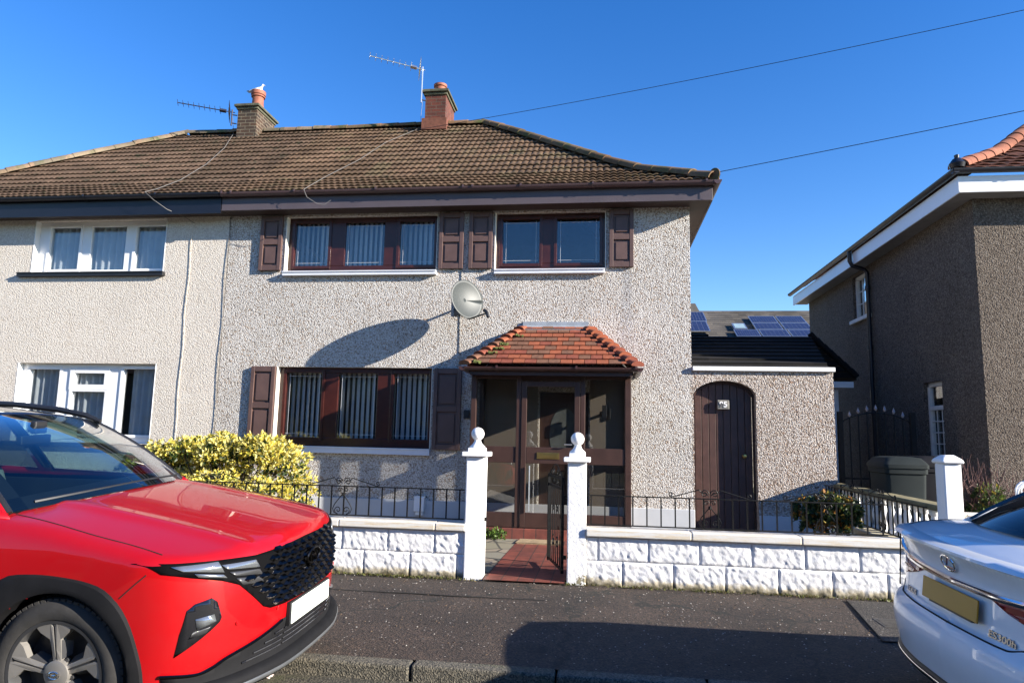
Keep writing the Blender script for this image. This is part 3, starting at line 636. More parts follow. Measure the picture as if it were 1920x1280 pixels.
# hipped tiled roof
el, er, ef, ez = -1.89, .455, 9.46, 2.50; tl, tr, tz = -1.17, -.26, 3.20
rm = MB(); nC = 9; mats_t = [M['tile_a'], M['tile_b'], M['tile_c']]
def roofpt(u, v): # u along the eave -, v up the slope
    l, r_ = el + (tl - el) * v, er + (tr - er) * v
    return np.array([l + (r_ - l) * u, ef + (10.5 - ef) * v, ez + (tz - ez) * v])
nrm = Vector((0, -(tz - ez), 10.5 - ef)).normalized(); up_ = Vector((0, 10.5 - ef, tz - ez)).normalized(); sl_ = math.hypot(10.5 - ef, tz - ez) / nC
for i in range(nC):
    v = i / nC; a, b_ = roofpt(0, v + .02), roofpt(1, v + .02); W_ = b_[0] - a[0]; x = -2.4 + (.083 if i % 2 else 0)
    while x < b_[0]:
        xa, xb = max(x, a[0]), min(x + .163, b_[0])
        if xb - xa > .02:
            rm.mi = random.choices((0, 1, 2), (.5, .28, .22))[0]; base = Vector(((xa + xb) / 2, ef + (10.5 - ef) * v, ez + (tz - ez) * v))
            rm.obox(base + up_ * (sl_ * .62) + nrm * (.020 + random.uniform(-.002, .003)), (1, 0, 0), up_ + nrm * -.13, nrm, (xb - xa) / 2 - .0025, sl_ * .62, .008)
        x += .166
rm.mi = 1
for sgn, e_, t_ in ((-1, el, tl), (1, er, tr)):             # hip sides
    rm.quad((e_, ef, ez - .01), (t_, 10.498, tz - .01), (e_, 10.498, ez - .01))
ro = rm.build('roof', mats_t, Pp)
bn = MB()
for sgn, e_, t_ in ((-1, el, tl), (1, er, tr)):             # bonnet hip tiles, stepped
    a, b_ = Vector((e_, ef, ez)), Vector((t_, 10.5, tz)); t = (b_ - a).normalized(); sd = t.cross(Vector((0, 0, 1))).normalized(); u_ = sd.cross(t)
    for i in range(nC):
        p = a + (b_ - a) * (i / nC) - t * .03; q_ = a + (b_ - a) * ((i + 1.45) / nC); q_ = q_ if q_.y < 10.48 else Vector((*q_.xy, q_.z)) + (a - q_) * 0
        bn.mi = random.choices((0, 1, 2), (.45, .35, .2))[0]; P = []
        if q_.y > 10.49: q_ = a + (b_ - a) * .995
        for pp, rr, ll in ((p, .098, .046), (p, .106, .058), (q_, .042, .026)): P.append([pp + sd * (rr * math.cos(w_)) + u_ * (rr * .55 * math.sin(w_) + ll - .03) for w_ in np.linspace(-.05, math.pi + .05, 11)])
        bn.grid(P); bn.add(P[0], [tuple(range(11))])
bn.build('hip_tile', mats_t, ro, smooth=True)
ms = MB()
for i in (0, 2, 3, 4, 6): 
    c = Vector((el, ef, ez)) + (Vector((tl, 10.5, tz)) - Vector((el, ef, ez))) * ((i + .55) / nC) + Vector((.10, -.09, .0))
    for k in range(14): ms.obox(c + Vector((random.gauss(0, .035), random.gauss(0, .012), random.gauss(.0, .008))), (1, random.random(), 0), (0, 1, random.random()), (0, 0, 1), .014, .012, .01)
ms.build('moss_tuft', M['moss'], ro)
q = MB(); q.quad((tl - .02, 10.36, tz - .065), (tr + .02, 10.36, tz - .065), (tr + .04, 10.49, tz + .03), (tl - .04, 10.49, tz + .03)); q.box(tl - .05, tr + .05, 10.47, 10.499, tz + .0, tz + .075)
for e_, t_, sg in ((el, tl, -1), (er, tr, 1)): q.quad((t_ + sg * .03, 10.488, tz + .07), (t_ + sg * .1, 10.488, tz + .02), (e_ + sg * .09, 10.488, ez + .03), (e_ + sg * .0, 10.488, ez + .06))
q.build('flashing', M['lead'], Pp)
q = MB(); gutter(q, (el - .02, ef + .03, 2.47), (er + .05, ef + .03, 2.47), (0, -1, 0), .05); gutter(q, (er + .0, ef - .06, 2.47), (er + .0, 10.49, 2.47), (1, 0, 0), .05); gutter(q, (el, ef - .06, 2.47), (el, 10.49, 2.47), (-1, 0, 0), .05)
gg = q.build('gutter', M['porch_gutter'], Pp, smooth=True)
q = MB(); brackets(q, [-1.45, -.35, .45], ef + .03, 2.47, .055); q.build('bracket', M['porch_gutter'], gg)
q = MB(); q.box(el + .05, er - .05, ef + .03, ef + .05, 2.36, 2.48); q.box(el + .05, er - .05, ef + .05, 10.48, 2.445, 2.459); q.box(el + .05, el + .07, ef + .05, 10.48, 2.36, 2.48); q.box(er - .07, er - .05, ef + .05, 10.48, 2.36, 2.48); q.build('fascia', M['brown'], Pp)
l_ = MB(); l_.box(.02, .05, 10.38, 10.483, 1.86, 1.90); l_.box(.0, .07, 10.33, 10.39, 1.82, 2.0); l_.box(.10, .13, 10.44, 10.484, 1.80, 1.96); tag(l_.build('wall_lamp', M['black'], None, loc=(.05, 10.48, 1.85), bevel=.004), 'black wall lamp seen through the right pane of the porch', 'lamp')

# ---------------------------------------------------------------- outhouse with the arched door
O_ = thing('outhouse', 'pebbledashed lean-to with an arched brown door at the right of the house', 'outhouse', (2.3, F0, .1))
w = MB(); ax0, ax1, zs, zt = 1.345, 2.235, 2.20, 2.40
arc = [(ax0 + (ax1 - ax0) * i / 24, zs + (zt - zs) * (1 - ((i / 12) - 1) ** 2) ** .62) for i in range(25)]
for d_ in (0, .22):
    w.quad((1.322, F0 + d_, -.05), (ax0, F0 + d_, -.05), (ax0, F0 + d_, 2.54), (1.322, F0 + d_, 2.54)); w.quad((ax1, F0 + d_, -.05), (3.325, F0 + d_, -.05), (3.325, F0 + d_, 2.54), (ax1, F0 + d_, 2.54))
    for a, b_ in zip(arc, arc[1:]): w.quad((a[0], F0 + d_, a[1]), (b_[0], F0 + d_, b_[1]), (b_[0], F0 + d_, 2.54), (a[0], F0 + d_, 2.54))
for a, b_ in zip([(ax0, -.05)] + arc, arc + [(ax1, -.05)]): w.quad((a[0], F0, a[1]), (b_[0], F0, b_[1]), (b_[0], F0 + .22, b_[1]), (a[0], F0 + .22, a[1]))
w.box(3.10, 3.325, F0 + .22, 13.9, -.05, 2.54); w.build('wall', M['dash_warm'], O_)
w = MB(); w.box(1.33, 3.345, 10.45, 10.74, 2.541, 2.605); w.build('coping', M['white_paint'], O_, bevel=.008)
w = MB(); w.box(2.24, 3.345, 10.468, 10.4995, -.05, .47); w.build('plinth', M['plinth'], O_, bevel=.006)
dm = MB(); nb = 8
for i in range(nb):
    a, b_ = ax0 + .03 + (ax1 - ax0 - .06) * i / nb, ax0 + .03 + (ax1 - ax0 - .06) * (i + 1) / nb
    za, zb_ = (float(np.interp(v_, [p[0] for p in arc], [p[1] for p in arc])) - .035 for v_ in (a, b_))
    P = [(a + .004, za), (b_ - .004, zb_), (b_ - .004, .14), (a + .004, .14)]
    dm.add([(p[0], y_, p[1]) for y_ in (10.66, 10.69) for p in P], [(0, 1, 2, 3), (7, 6, 5, 4), (0, 4, 5, 1), (1, 5, 6, 2), (2, 6, 7, 3), (3, 7, 4, 0)])
bkp = [(ax0 + .03, .14)] + [(min(max(a, ax0 + .03), ax1 - .03), b_ - .03) for a, b_ in arc] + [(ax1 - .03, .14)]; dm.add([(a, 10.688, b_) for a, b_ in bkp], [tuple(range(len(bkp)))])
M['door_brown'] = simple('warm_brown_boards', (.072, .036, .028), .45, vary=.22, scale=6, bmp=.1, bscale=30)  # one even brown, warmer and lighter than the shared brown paint
dd = dm.build('arched_door', M['door_brown'], O_, bevel=.004)
fr = MB()
for a, b_ in zip([(ax0, .1)] + arc, arc + [(ax1, .1)]):
    ca = Vector(((ax0 + ax1) / 2, 0, 1.6)); 
    A_, B_ = Vector((a[0], 0, a[1])), Vector((b_[0], 0, b_[1])); s_ = .94
    A2, B2 = Vector((ca.x + (A_.x - ca.x) * s_, 0, A_.z - .035 * (a[1] > 1))), Vector((ca.x + (B_.x - ca.x) * s_, 0, B_.z - .035 * (b_[1] > 1)))
    fr.quad((A_.x, 10.63, A_.z), (B_.x, 10.63, B_.z), (B2.x, 10.63, B2.z), (A2.x, 10.63, A2.z)); fr.quad((A2.x, 10.63, A2.z), (B2.x, 10.63, B2.z), (B2.x, 10.68, B2.z), (A2.x, 10.68, A2.z))
fr.build('door_frame', M['brown'], dd)
k = MB(); k.lathe([(.012, 0), (.012, -.03), (.03, -.035), (.034, -.05), (.026, -.066), (.0, -.07)], (2.08, 10.66, 1.30), 16, 'y'); k.build('knob', M['brass'], dd, smooth=True)
def text(s, size, depth, m, parent, mtx, name='lettering', bold=0):
    cu = bpy.data.curves.new(name, 'FONT'); cu.body = s; cu.size = size; cu.extrude = depth; cu.align_x = 'CENTER'; cu.align_y = 'CENTER'; cu.offset = bold
    tmp = bpy.data.objects.new(name, cu); COL.objects.link(tmp); bpy.context.view_layer.update()
    me = bpy.data.meshes.new_from_object(tmp.evaluated_get(bpy.context.evaluated_depsgraph_get())); bpy.data.objects.remove(tmp); bpy.data.curves.remove(cu)
    me.name = name; me.materials.clear(); me.materials.append(m); me.transform(mtx)
    o = bpy.data.objects.new(name, me); COL.objects.link(o); o.parent = parent; ORG[o.name] = ORG.get(parent.name, Vector()); return o
k = MB(); k.box(1.70, 1.875, 10.60, 10.655, 1.98, 2.12)
sg = k.build('number_plaque', simple('pale_stone_plaque', (.20, .19, .165), .8, vary=.25, scale=25, bmp=.4, bscale=60), dd, bevel=.012)
og = ORG[dd.name]; text('95', .115, .006, M['white_paint'], dd, Matrix.Translation(Vector((1.787, 10.597, 2.05)) - og) @ Matrix.Rotation(R(90), 4, 'X'), 'house_number', .003)
w = MB(); n0 = 10                                          # dark roof rising behind the coping, a step higher next to the house
for i in range(n0):
    d0, d1 = i / n0, (i + 1) / n0; ya, yb, za, zb_ = 10.72 + 2.9 * d0, 10.72 + 2.9 * d1 + .02, 2.60 + .97 * d0, 2.60 + .97 * d1; ra, rb = 3.35 + .55 * d0, 3.35 + .55 * d1
    if d0 > .85: ra = rb = 2.0
    w.quad((1.32, ya, za + .03), (ra, ya, za + .03), (rb, yb, zb_), (1.32, yb, zb_)); w.quad((1.32, ya, za - .02), (ra, ya, za - .02), (ra, ya, za + .03), (1.32, ya, za + .03))
ro = w.build('roof', M['roof_dark'], O_)
X_ = thing('rear_extension', 'low dark tiled extension with white fascia behind the pebbledashed outhouse', 'extension', (4.0, 13, .1))
w = MB(); w.box(3.33, 4.35, 13.62, 16, .1, 2.42); w.build('wall', M['dash_warm'], X_)
w = MB()
for i in range(7):
    d0, d1 = i / 7, (i + 1) / 7; xa, xb = 4.62 - .80 * d0, 4.62 - .80 * d1; za, zb_ = 2.68 + .78 * d0, 2.68 + .78 * d1
    w.quad((xa, 13.3, za + .03), (xa, 16, za + .03), (xb, 16, zb_), (xb, 13.3, zb_)); w.quad((xa, 13.3, za - .02), (xa, 16, za - .02), (xa, 16, za + .03), (xa, 13.3, za + .03))
    w.quad((xa, 13.3, za + .03), (xb, 13.3, zb_ + .0), (3.3, 13.3, zb_), (3.3, 13.3, za))
for i in range(7): w.tube([(4.62 - .80 * i / 7, 13.28, 2.72 + .78 * i / 7), (4.62 - .80 * (i + 1) / 7, 13.28, 2.74 + .78 * (i + 1) / 7)], .055, 8)
w.build('roof', M['roof_dark'], X_, smooth=True)
w = MB(); w.box(3.4, 4.55, 13.26, 13.30, 2.52, 2.63); w.build('fascia', M['white_gloss'], X_)
w = MB(); w.box(4.05, 4.12, 13.55, 13.61, .1, 2.5); w.box(4.27, 4.37, 13.55, 13.61, .1, 2.5); w.build('door_frame', M['white_gloss'], X_)

# ---------------------------------------------------------------- the dark roughcast house on the right
D_ = thing('brown_roughcast_house', 'dark brown roughcast house with white fascia at the right edge', 'house', (8, 10.45, .1))
hx, hy = 5.33, 10.45
sh = [(14.45, 15.35, 4.10, 5.02), (11.68, 12.32, 1.30, 2.54)]
w = MB(); wall(w, hy, 18.5, -.05, 5.10, sh, lambda u, z, d: (hx + d, u, z), .25)
wall(w, hx, 15, -.05, 5.10, [(6.6, 8.6, 1.2, 2.5)], lambda u, z, d: (u, hy + d, z), .25); w.box(hx + .25, 15, 18.25, 18.5, -.05, 5.1); w.box(14.75, 15, hy + .25, 18.25, -.05, 5.1); w.build('wall', M['dark_harl'], D_)
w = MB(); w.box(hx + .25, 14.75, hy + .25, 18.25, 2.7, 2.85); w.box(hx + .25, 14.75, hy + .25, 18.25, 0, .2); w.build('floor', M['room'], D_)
M['old_white'] = simple('weathered_white_frame', (.62, .60, .56), .55, vary=.08, scale=8)
def sidewin(u0, u1, z0, z1, rows, cols, trans):
    f = MB(); X0, X1 = hx + .06, hx + .13
    f.box(X0, X1, u0, u0 + .06, z0, z1); f.box(X0, X1, u1 - .06, u1, z0, z1); f.box(X0, X1, u0, u1, z0 - .001, z0 + .06); f.box(X0, X1, u0, u1, z1 - .07, z1 + .001)
    if trans: f.box(X0 - .006, X1, u0 + .03, u1 - .03, trans - .035, trans + .035)
    zt_ = trans - .035 if trans else z1 - .07
    for i in range(1, rows): z = z0 + .06 + (zt_ - z0 - .06) * i / rows; f.box(X0 + .02, X0 + .035, u0 + .05, u1 - .05, z - .009, z + .009)
    for i in range(1, cols): u = u0 + .06 + (u1 - u0 - .12) * i / cols; f.box(X0 + .021, X0 + .034, u - .009, u + .009, z0 + .05, zt_)
    fo = f.build('window', M['old_white'], D_, bevel=.004)
    q = MB(); q.box(X0 + .036, X0 + .041, u0 + .05, u1 - .05, z0 + .05, z1 - .06); q.build('pane', M['glass'], fo)
    q = MB(); q.box(hx - .07, hx + .06, u0 - .08, u1 + .08, z0 - .08, z0 - .003); q.build('sill', M['old_white'], fo, bevel=.006)
sidewin(*sh[0], 3, 3, None); sidewin(*sh[1], 4, 3, 2.12)
f = MB(); ring(f, 6.6, 8.6, 1.2, 2.5, .07, hy + .08, hy + .15); f.box(7.56, 7.64, hy + .08, hy + .15, 1.27, 2.43); fo = f.build('window', M['old_white'], D_); q = MB(); q.box(6.65, 8.55, hy + .11, hy + .115, 1.25, 2.45); q.build('pane', M['glass'], fo)
ex, ey = 5.01, 10.14
r = MB(); tiles(r, (0, ey, 0), (1, 0, 0), (0, 1, 0), lambda d_: (ex + d_, 15.3), step=.035, per=.2, z=lambda d_: rz(d_) + .05)
tiles(r, (ex, 0, 0), (0, 1, 0), (1, 0, 0), lambda d_: (ey + d_, 18.8 - d_), step=.04, per=.2, z=lambda d_: rz(d_) + .05)
ro = r.build('roof', M['roof_red'], D_, smooth=True)
M['red_ridge'] = rooftile('pinkish_ridge_tiles', [(0, (.24, .095, .06)), (.5, (.29, .12, .08)), (1, (.33, .15, .10))], moss=(.10, .07, .05), tile=(.5, .5, 50), mossamt=(.6, .75))
r = MB(); capline(r, [(ex + d_, ey + d_, rz(d_) + .13) for d_ in (.02, .25, .6, 1.0, 1.5, 1.95, 3.05, 4.25)], .13, .4); r.build('hip_ridge', M['red_ridge'], ro, smooth=True)
r = MB(); r.lathe([(.03, 0), (.09, .0), (.11, .06), (.06, .13), (.03, .15), (.035, .19), (.0, .21)], (ex - .0, ey - .0, 5.44), 12); r.build('finial', M['black_pvc'], ro, smooth=True)
e = MB(); e.box(ex, ex + .022, ey, 18.78, 5.08, 5.32); e.box(ex + .022, 15.3, ey, ey + .022, 5.08, 5.32); e.box(ex + .0, 15.3, ey - .012, ey - .001, 5.08, 5.10); e.build('fascia', M['white_gloss'], D_)
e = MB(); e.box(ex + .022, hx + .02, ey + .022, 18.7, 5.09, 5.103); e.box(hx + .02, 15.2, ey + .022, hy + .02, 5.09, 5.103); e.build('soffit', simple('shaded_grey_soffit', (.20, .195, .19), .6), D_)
e = MB(); gutter(e, (ex, ey - .1, 5.40), (ex, 18.85, 5.40), (-1, 0, 0)); gutter(e, (ex - .1, ey, 5.40), (15.3, ey, 5.40), (0, -1, 0)); go = e.build('gutter', M['black_pvc'], D_, smooth=True)
e = MB(); brackets(e, [5.9, 7, 8.2], ey, 5.40); e.build('bracket', M['black_pvc'], go)
e = MB(); px_ = hx - .06; e.tube([(ex - .06, 14.35, 5.36), (ex - .06, 14.35, 5.16), (ex - .02, 14.35, 5.06), (px_ - .04, 14.35, 4.98), (px_, 14.35, 4.9), (px_, 14.35, 2.5), (px_, 14.35, .1)], .042, 10)
for z in (4.6, 3.4, 2.1, .9): e.lathe([(.05, z - .05), (.055, z), (.05, z + .05)], (px_, 14.35, 0), 10)
e.build('downpipe', M['black_pvc'], D_, smooth=True)

# ---------------------------------------------------------------- house far behind with solar panels
B_ = thing('slate_roofed_house', 'grey slate roofed house with solar panels seen between the two houses', 'house', (6, 27, .1))
sY, sZ = 24.0, 4.75; tY, tZ = 27.4, 6.49
def sp(x, v, o=0):
    nn = Vector((0, -(tZ - sZ), tY - sY)).normalized(); p = Vector((x, sY + (tY - sY) * v, sZ + (tZ - sZ) * v)) + nn * o; return tuple(p)
w = MB(); w.box(-3, 16, 24.3, 30.5, -.05, 4.8); w.build('wall', M['harl'], B_)
w = MB(); n_ = 16
for i in range(n_):
    v0, v1 = i / n_, (i + 1) / n_; w.quad(sp(-3, v0, .02), sp(16, v0, .02), sp(16, v1 + .01, 0), sp(-3, v1 + .01, 0)); w.quad(sp(-3, v0, -.01), sp(16, v0, -.01), sp(16, v0, .02), sp(-3, v0, .02))
w.quad((-3, 30.9, sZ), (16, 30.9, sZ), (16, tY, tZ), (-3, tY, tZ))
w.add([(-3, tY - 1.6, 5.4), (3.95, tY - 1.6, 5.4), (3.62, tY - .0, 6.80), (-3, tY, 6.80), (-3, tY + .3, 6.80), (3.62, tY + .3, 6.8), (4.1, tY + .3, 5.4)], [(0, 1, 2, 3), (3, 2, 5, 4), (1, 6, 5, 2)])
w.build('roof', M['slate'], B_)
m, nt, b = mat('solar_cells'); c = coord(nt, kind='UV'); t = nt.nodes.new('ShaderNodeTexBrick'); t.offset = 0; L(nt, c, t.inputs[0])
t.inputs['Scale'].default_value = 1; t.inputs['Brick Width'].default_value = 1 / 10; t.inputs['Row Height'].default_value = 1 / 6; t.inputs['Mortar Size'].default_value = .004
t.inputs['Color1'].default_value = (.012, .015, .045, 1); t.inputs['Color2'].default_value = (.016, .019, .055, 1); t.inputs['Mortar'].default_value = (.12, .13, .17, 1)
L(nt, t.outputs[0], b.inputs['Base Color']); b.inputs['Roughness'].default_value = .25; M['solar'] = m
def solar(x0, x1, v0, v1, o):
    f = MB(); P = [sp(x0, v0, o), sp(x1, v0, o), sp(x1, v1, o), sp(x0, v1, o)]; Q = [sp(x0, v0, o + .04), sp(x1, v0, o + .04), sp(x1, v1, o + .04), sp(x0, v1, o + .04)]
    f.add(P + Q, [(0, 1, 2, 3), (4, 5, 6, 7), (0, 1, 5, 4), (1, 2, 6, 5), (2, 3, 7, 6), (3, 0, 4, 7)]); po = f.build('solar_panel', M['alu'], B_)
    dx, dv = .03, .012; f = MB(); f.quad(sp(x0 + dx, v0 + dv, o + .044), sp(x1 - dx, v0 + dv, o + .044), sp(x1 - dx, v1 - dv, o + .044), sp(x0 + dx, v1 - dv, o + .044))
    co = f.build('solar_cells', M['solar'], po); uv = co.data.uv_layers.new(name='UVMap'); 
    for i, q in enumerate(((0, 0), (1, 0), (1, 1), (0, 1))): uv.data[i].uv = q
for a in (5.40, 6.39): solar(a, a + .93, .315, .512, .08); solar(a, a + .93, .518, .725, .08)
for a, b_ in ((4.60, 5.41), (5.46, 6.39), (6.44, 7.4)): solar(a, b_, .10, .295, .10)
solar(2.70, 3.80, .265, .56, .08); solar(2.70, 3.84, .565, .87, .08)
f = MB(); f.add([sp(4.66, .33, .02), sp(5.12, .33, .02), sp(5.12, .50, .02), sp(4.66, .50, .02), sp(4.66, .33, .12), sp(5.12, .33, .12), sp(5.12, .50, .12), sp(4.66, .50, .12)], [(4, 5, 6, 7), (0, 1, 5, 4), (1, 2, 6, 5), (2, 3, 7, 6), (3, 0, 4, 7)])
sk = f.build('skylight', M['alu'], B_); f = MB(); f.quad(sp(4.71, .35, .125), sp(5.07, .35, .125), sp(5.07, .48, .125), sp(4.71, .48, .125)); f.build('pane', simple('skylight_glass', (.28, .38, .40), .1), sk)

# ---------------------------------------------------------------- houses over the road (seen only in the glass)
T_ = thing('terraced_houses', 'row of grey rendered houses across the road, mirrored in the window glass', 'houses', (-3, -17, 0))
w = MB(); wall(w, -40, 34, -.05, 4.6, [(x_, x_ + 1.6, z_, z_ + 1.1) for x_ in range(-38, 33, 4) for z_ in (1.0, 3.2)], lambda u, z, d: (u, -15 - d, z), .3); w.build('wall', M['dark_harl'], T_)
w = MB(); w.quad((-40.3, -14.6, 4.5), (34.3, -14.6, 4.5), (34.3, -18.5, 7.2), (-40.3, -18.5, 7.2)); w.quad((-40.3, -22.5, 4.5), (34.3, -22.5, 4.5), (34.3, -18.5, 7.2), (-40.3, -18.5, 7.2)); w.build('roof', M['roof_old'], T_)
w = MB(); w.quad((-40, -15.2, 0), (34, -15.2, 0), (34, -15.2, 4.5), (-40, -15.2, 4.5)); w.build('window', simple('dark_window_glass', (.02, .022, .025), .1), T_)
# ------------------------------------------------------------------ front walls of rock-faced blocks
def rock(mb, x0, x1, z0, z1, yf, y1, seed):
    st = .010 if x0 > -4.2 else .03
    nx, nz_ = max(4, int((x1 - x0) / st)), max(4, int((z1 - z0) / st)); P = np.zeros((nx + 1, nz_ + 1, 3))
    for i in range(nx + 1):
        for j in range(nz_ + 1):
            u, v = i / nx, j / nz_; x, z = x0 + (x1 - x0) * u, z0 + (z1 - z0) * v
            e = min(u * (x1 - x0), (1 - u) * (x1 - x0), v * (z1 - z0), (1 - v) * (z1 - z0)); k = min(1, e / .020); k = k * (2 - k)
            n1 = noise.fractal(((x + z * .6) * 15 + seed * 9.1, (z - x * .3) * 11, seed), .9, 2.1, 4); n3 = noise.voronoi(((x + z * .5) * 15 + seed, (z - x * .25) * 12, seed * 3.3))[0]; n3 = n3[1] - n3[0]
            P[i, j] = (x, yf - k * (.011 + .0062 * n1 + .0085 * n3), z)
    mb.grid(P)
m, nt, b = mat('white_painted_blocks'); c = coord(nt)
sx = nt.nodes.new('ShaderNodeSeparateXYZ'); L(nt, c, sx.inputs[0])
ns = nz(nt, c, 9, 7, .7); a_ = nt.nodes.new('ShaderNodeMath'); a_.operation = 'MULTIPLY_ADD'; a_.inputs[1].default_value = .16; L(nt, ns, a_.inputs[0]); L(nt, sx.outputs[2], a_.inputs[2])
low = ramp(nt, a_.outputs[0], [(.085, (.10, .085, .05)), (.125, (.42, .37, .27)), (.165, (.72, .71, .70))])
sc_ = ramp(nt, nz(nt, c, 13, 6, .75), [(.28, (.62, .6, .56)), (.40, (1, 1, 1))])
L(nt, mixc(nt, 1, low, sc_, 'MULTIPLY'), b.inputs['Base Color']); b.inputs['Roughness'].default_value = .8; b.inputs['Specular IOR Level'].default_value = .25
bump(nt, b, nz(nt, c, 60, 6, .7), .45, .008); M['block'] = m
m, nt, b = mat('rust_stained_coping'); c = coord(nt, (2.2, 30, 30))
rs = ramp(nt, nz(nt, c, 1.7, 6, .75), [(.46, (.65, .63, .585)), (.60, (.60, .51, .37)), (.74, (.48, .30, .14))])
L(nt, rs, b.inputs['Base Color']); b.inputs['Roughness'].default_value = .75; bump(nt, b, nz(nt, coord(nt), 40, 5), .3, .005); M['coping'] = m
m, nt, b = mat('flaking_white_pillar'); c = coord(nt); sx = nt.nodes.new('ShaderNodeSeparateXYZ'); L(nt, c, sx.inputs[0])
fl = nz(nt, c, 7, 6, .7); zz = ramp(nt, sx.outputs[2], [(.28, (1, 1, 1)), (.52, (0, 0, 0))]); fk = mixc(nt, 1, ramp(nt, fl, [(.54, (0, 0, 0)), (.58, (1, 1, 1))]), zz, 'MULTIPLY')
L(nt, mixc(nt, sep(nt, fk)[0], (.80, .79, .77), (.25, .22, .14)), b.inputs['Base Color']); b.inputs['Roughness'].default_value = .8
bump(nt, b, nz(nt, c, 26, 6, .7), .6, .012); M['pillar'] = m
M['pillar_clean'] = simple('rough_white_pillar', (.80, .79, .77), .8, vary=.04, scale=5, bmp=.6, bscale=24)
YW = 7.085
def front_wall(name, label, xa, xb, off):
    t = thing(name, label, 'wall', ((xa + xb) / 2, 7.15, .1))
    mb = MB(); s = 0
    for z0, z1, o in ((.06, .328, 0), (.332, .558, .24)):
        x = xa - (o + off) % .49
        while x < xb - .01:
            a, b_ = max(x, xa), min(x + .486, xb)
            if b_ - a > .04: rock(mb, a, b_, z0, z1, YW, 0, s + off * 10); s += 1.37
            x += .49
    mb.box(xa, xb, YW + .001, 7.24, .05, .565); mb.build('blockwork', M['block'], t, smooth='full')
    mb = MB(); x = xa
    while x < xb - .02:
        e_ = min(x + 1.02, xb); e_ = xb if xb - e_ < .3 else e_
        mb.box(x + .002, e_ - .002, 7.025, 7.27, .566, .64 + random.uniform(-.002, .002)); x = e_
    mb.build('coping', M['coping'], t, bevel=.012, seg=3)
front_wall('front_wall', 'white rock-faced block wall right of the gate, ending behind the white car', -.155, 3.198, .13)
front_wall('front_wall', 'white rock-faced block wall left of the gate, running behind the red car', -12.9, -1.365, .31)
def pillar(label, x0, x1, m, zt=1.31):
    t = thing('gate_pillar', label, 'pillar', ((x0 + x1) / 2, 7.15, .1), 'white pillars with ball finials')
    p = MB(); nx = 8
    p.box(x0, x1, 7.05, 7.26, .06, zt); p.build('shaft', m, t, bevel=.012, seg=3)
    cx, cy = (x0 + x1) / 2, 7.155; p = MB(); p.box(x0 - .04, x1 + .04, 7.01, 7.30, zt, zt + .045); p.box(x0 + .012, x1 - .012, 7.062, 7.248, zt + .045, zt + .085); p.build('cap', M['white_paint'], t, bevel=.006)
    p = MB(); prof = [(.082, zt + .085), (.078, zt + .10), (.05, zt + .125), (.036, zt + .15), (.034, zt + .165)]
    zc, rb = zt + .228, .068; prof += [(rb * math.cos(a), zc + rb * math.sin(a)) for a in np.linspace(-1.05, 1.57, 14)]
    p.lathe(prof, (cx, cy, 0), 28); p.build('ball_finial', M['white_paint'], t, smooth=True)
pillar('white gate pillar with a ball on top, left of the red tiled path', -1.380, -1.192, M['pillar_clean'], 1.315)
pillar('white gate pillar with a ball on top and flaking paint, holding the open gate', -.340, -.155, M['pillar'], 1.285)
# end pillar with pyramid cap
t = thing('end_pillar', 'short white pillar with a domed cap behind the white car', 'pillar', (3.30, 7.2, .1))
p = MB(); p.box(3.20, 3.36, 7.08, 7.26, .05, 1.36); p.build('shaft', M['pillar_clean'], t, bevel=.012)
p = MB(); z = 1.361; q = [(3.18, 7.055, z), (3.38, 7.055, z), (3.38, 7.285, z), (3.18, 7.285, z)]
p.add(q + [(a, b_, z + .035) for a, b_, _ in q] + [(3.235, 7.12, z + .08), (3.325, 7.12, z + .08), (3.325, 7.22, z + .08), (3.235, 7.22, z + .08)],
      [(3, 2, 1, 0)] + [(i, (i + 1) % 4, (i + 1) % 4 + 4, i + 4) for i in range(4)] + [(i + 4, (i + 1) % 4 + 4, (i + 1) % 4 + 8, i + 8) for i in range(4)] + [(8, 9, 10, 11)]); p.build('cap', M['white_paint'], t, bevel=.02, seg=3)
t = thing('boundary_wall', 'low pale neighbour wall right of the domed pillar', 'wall', (4.4, 7.2, .1)); p = MB(); p.box(3.37, 9, 7.12, 7.28, .05, .84); p.build('blockwork', M['white_paint'], t); p = MB(); p.box(3.385, 9, 7.09, 7.31, .841, .90); p.build('coping', M['coping'], t, bevel=.012)

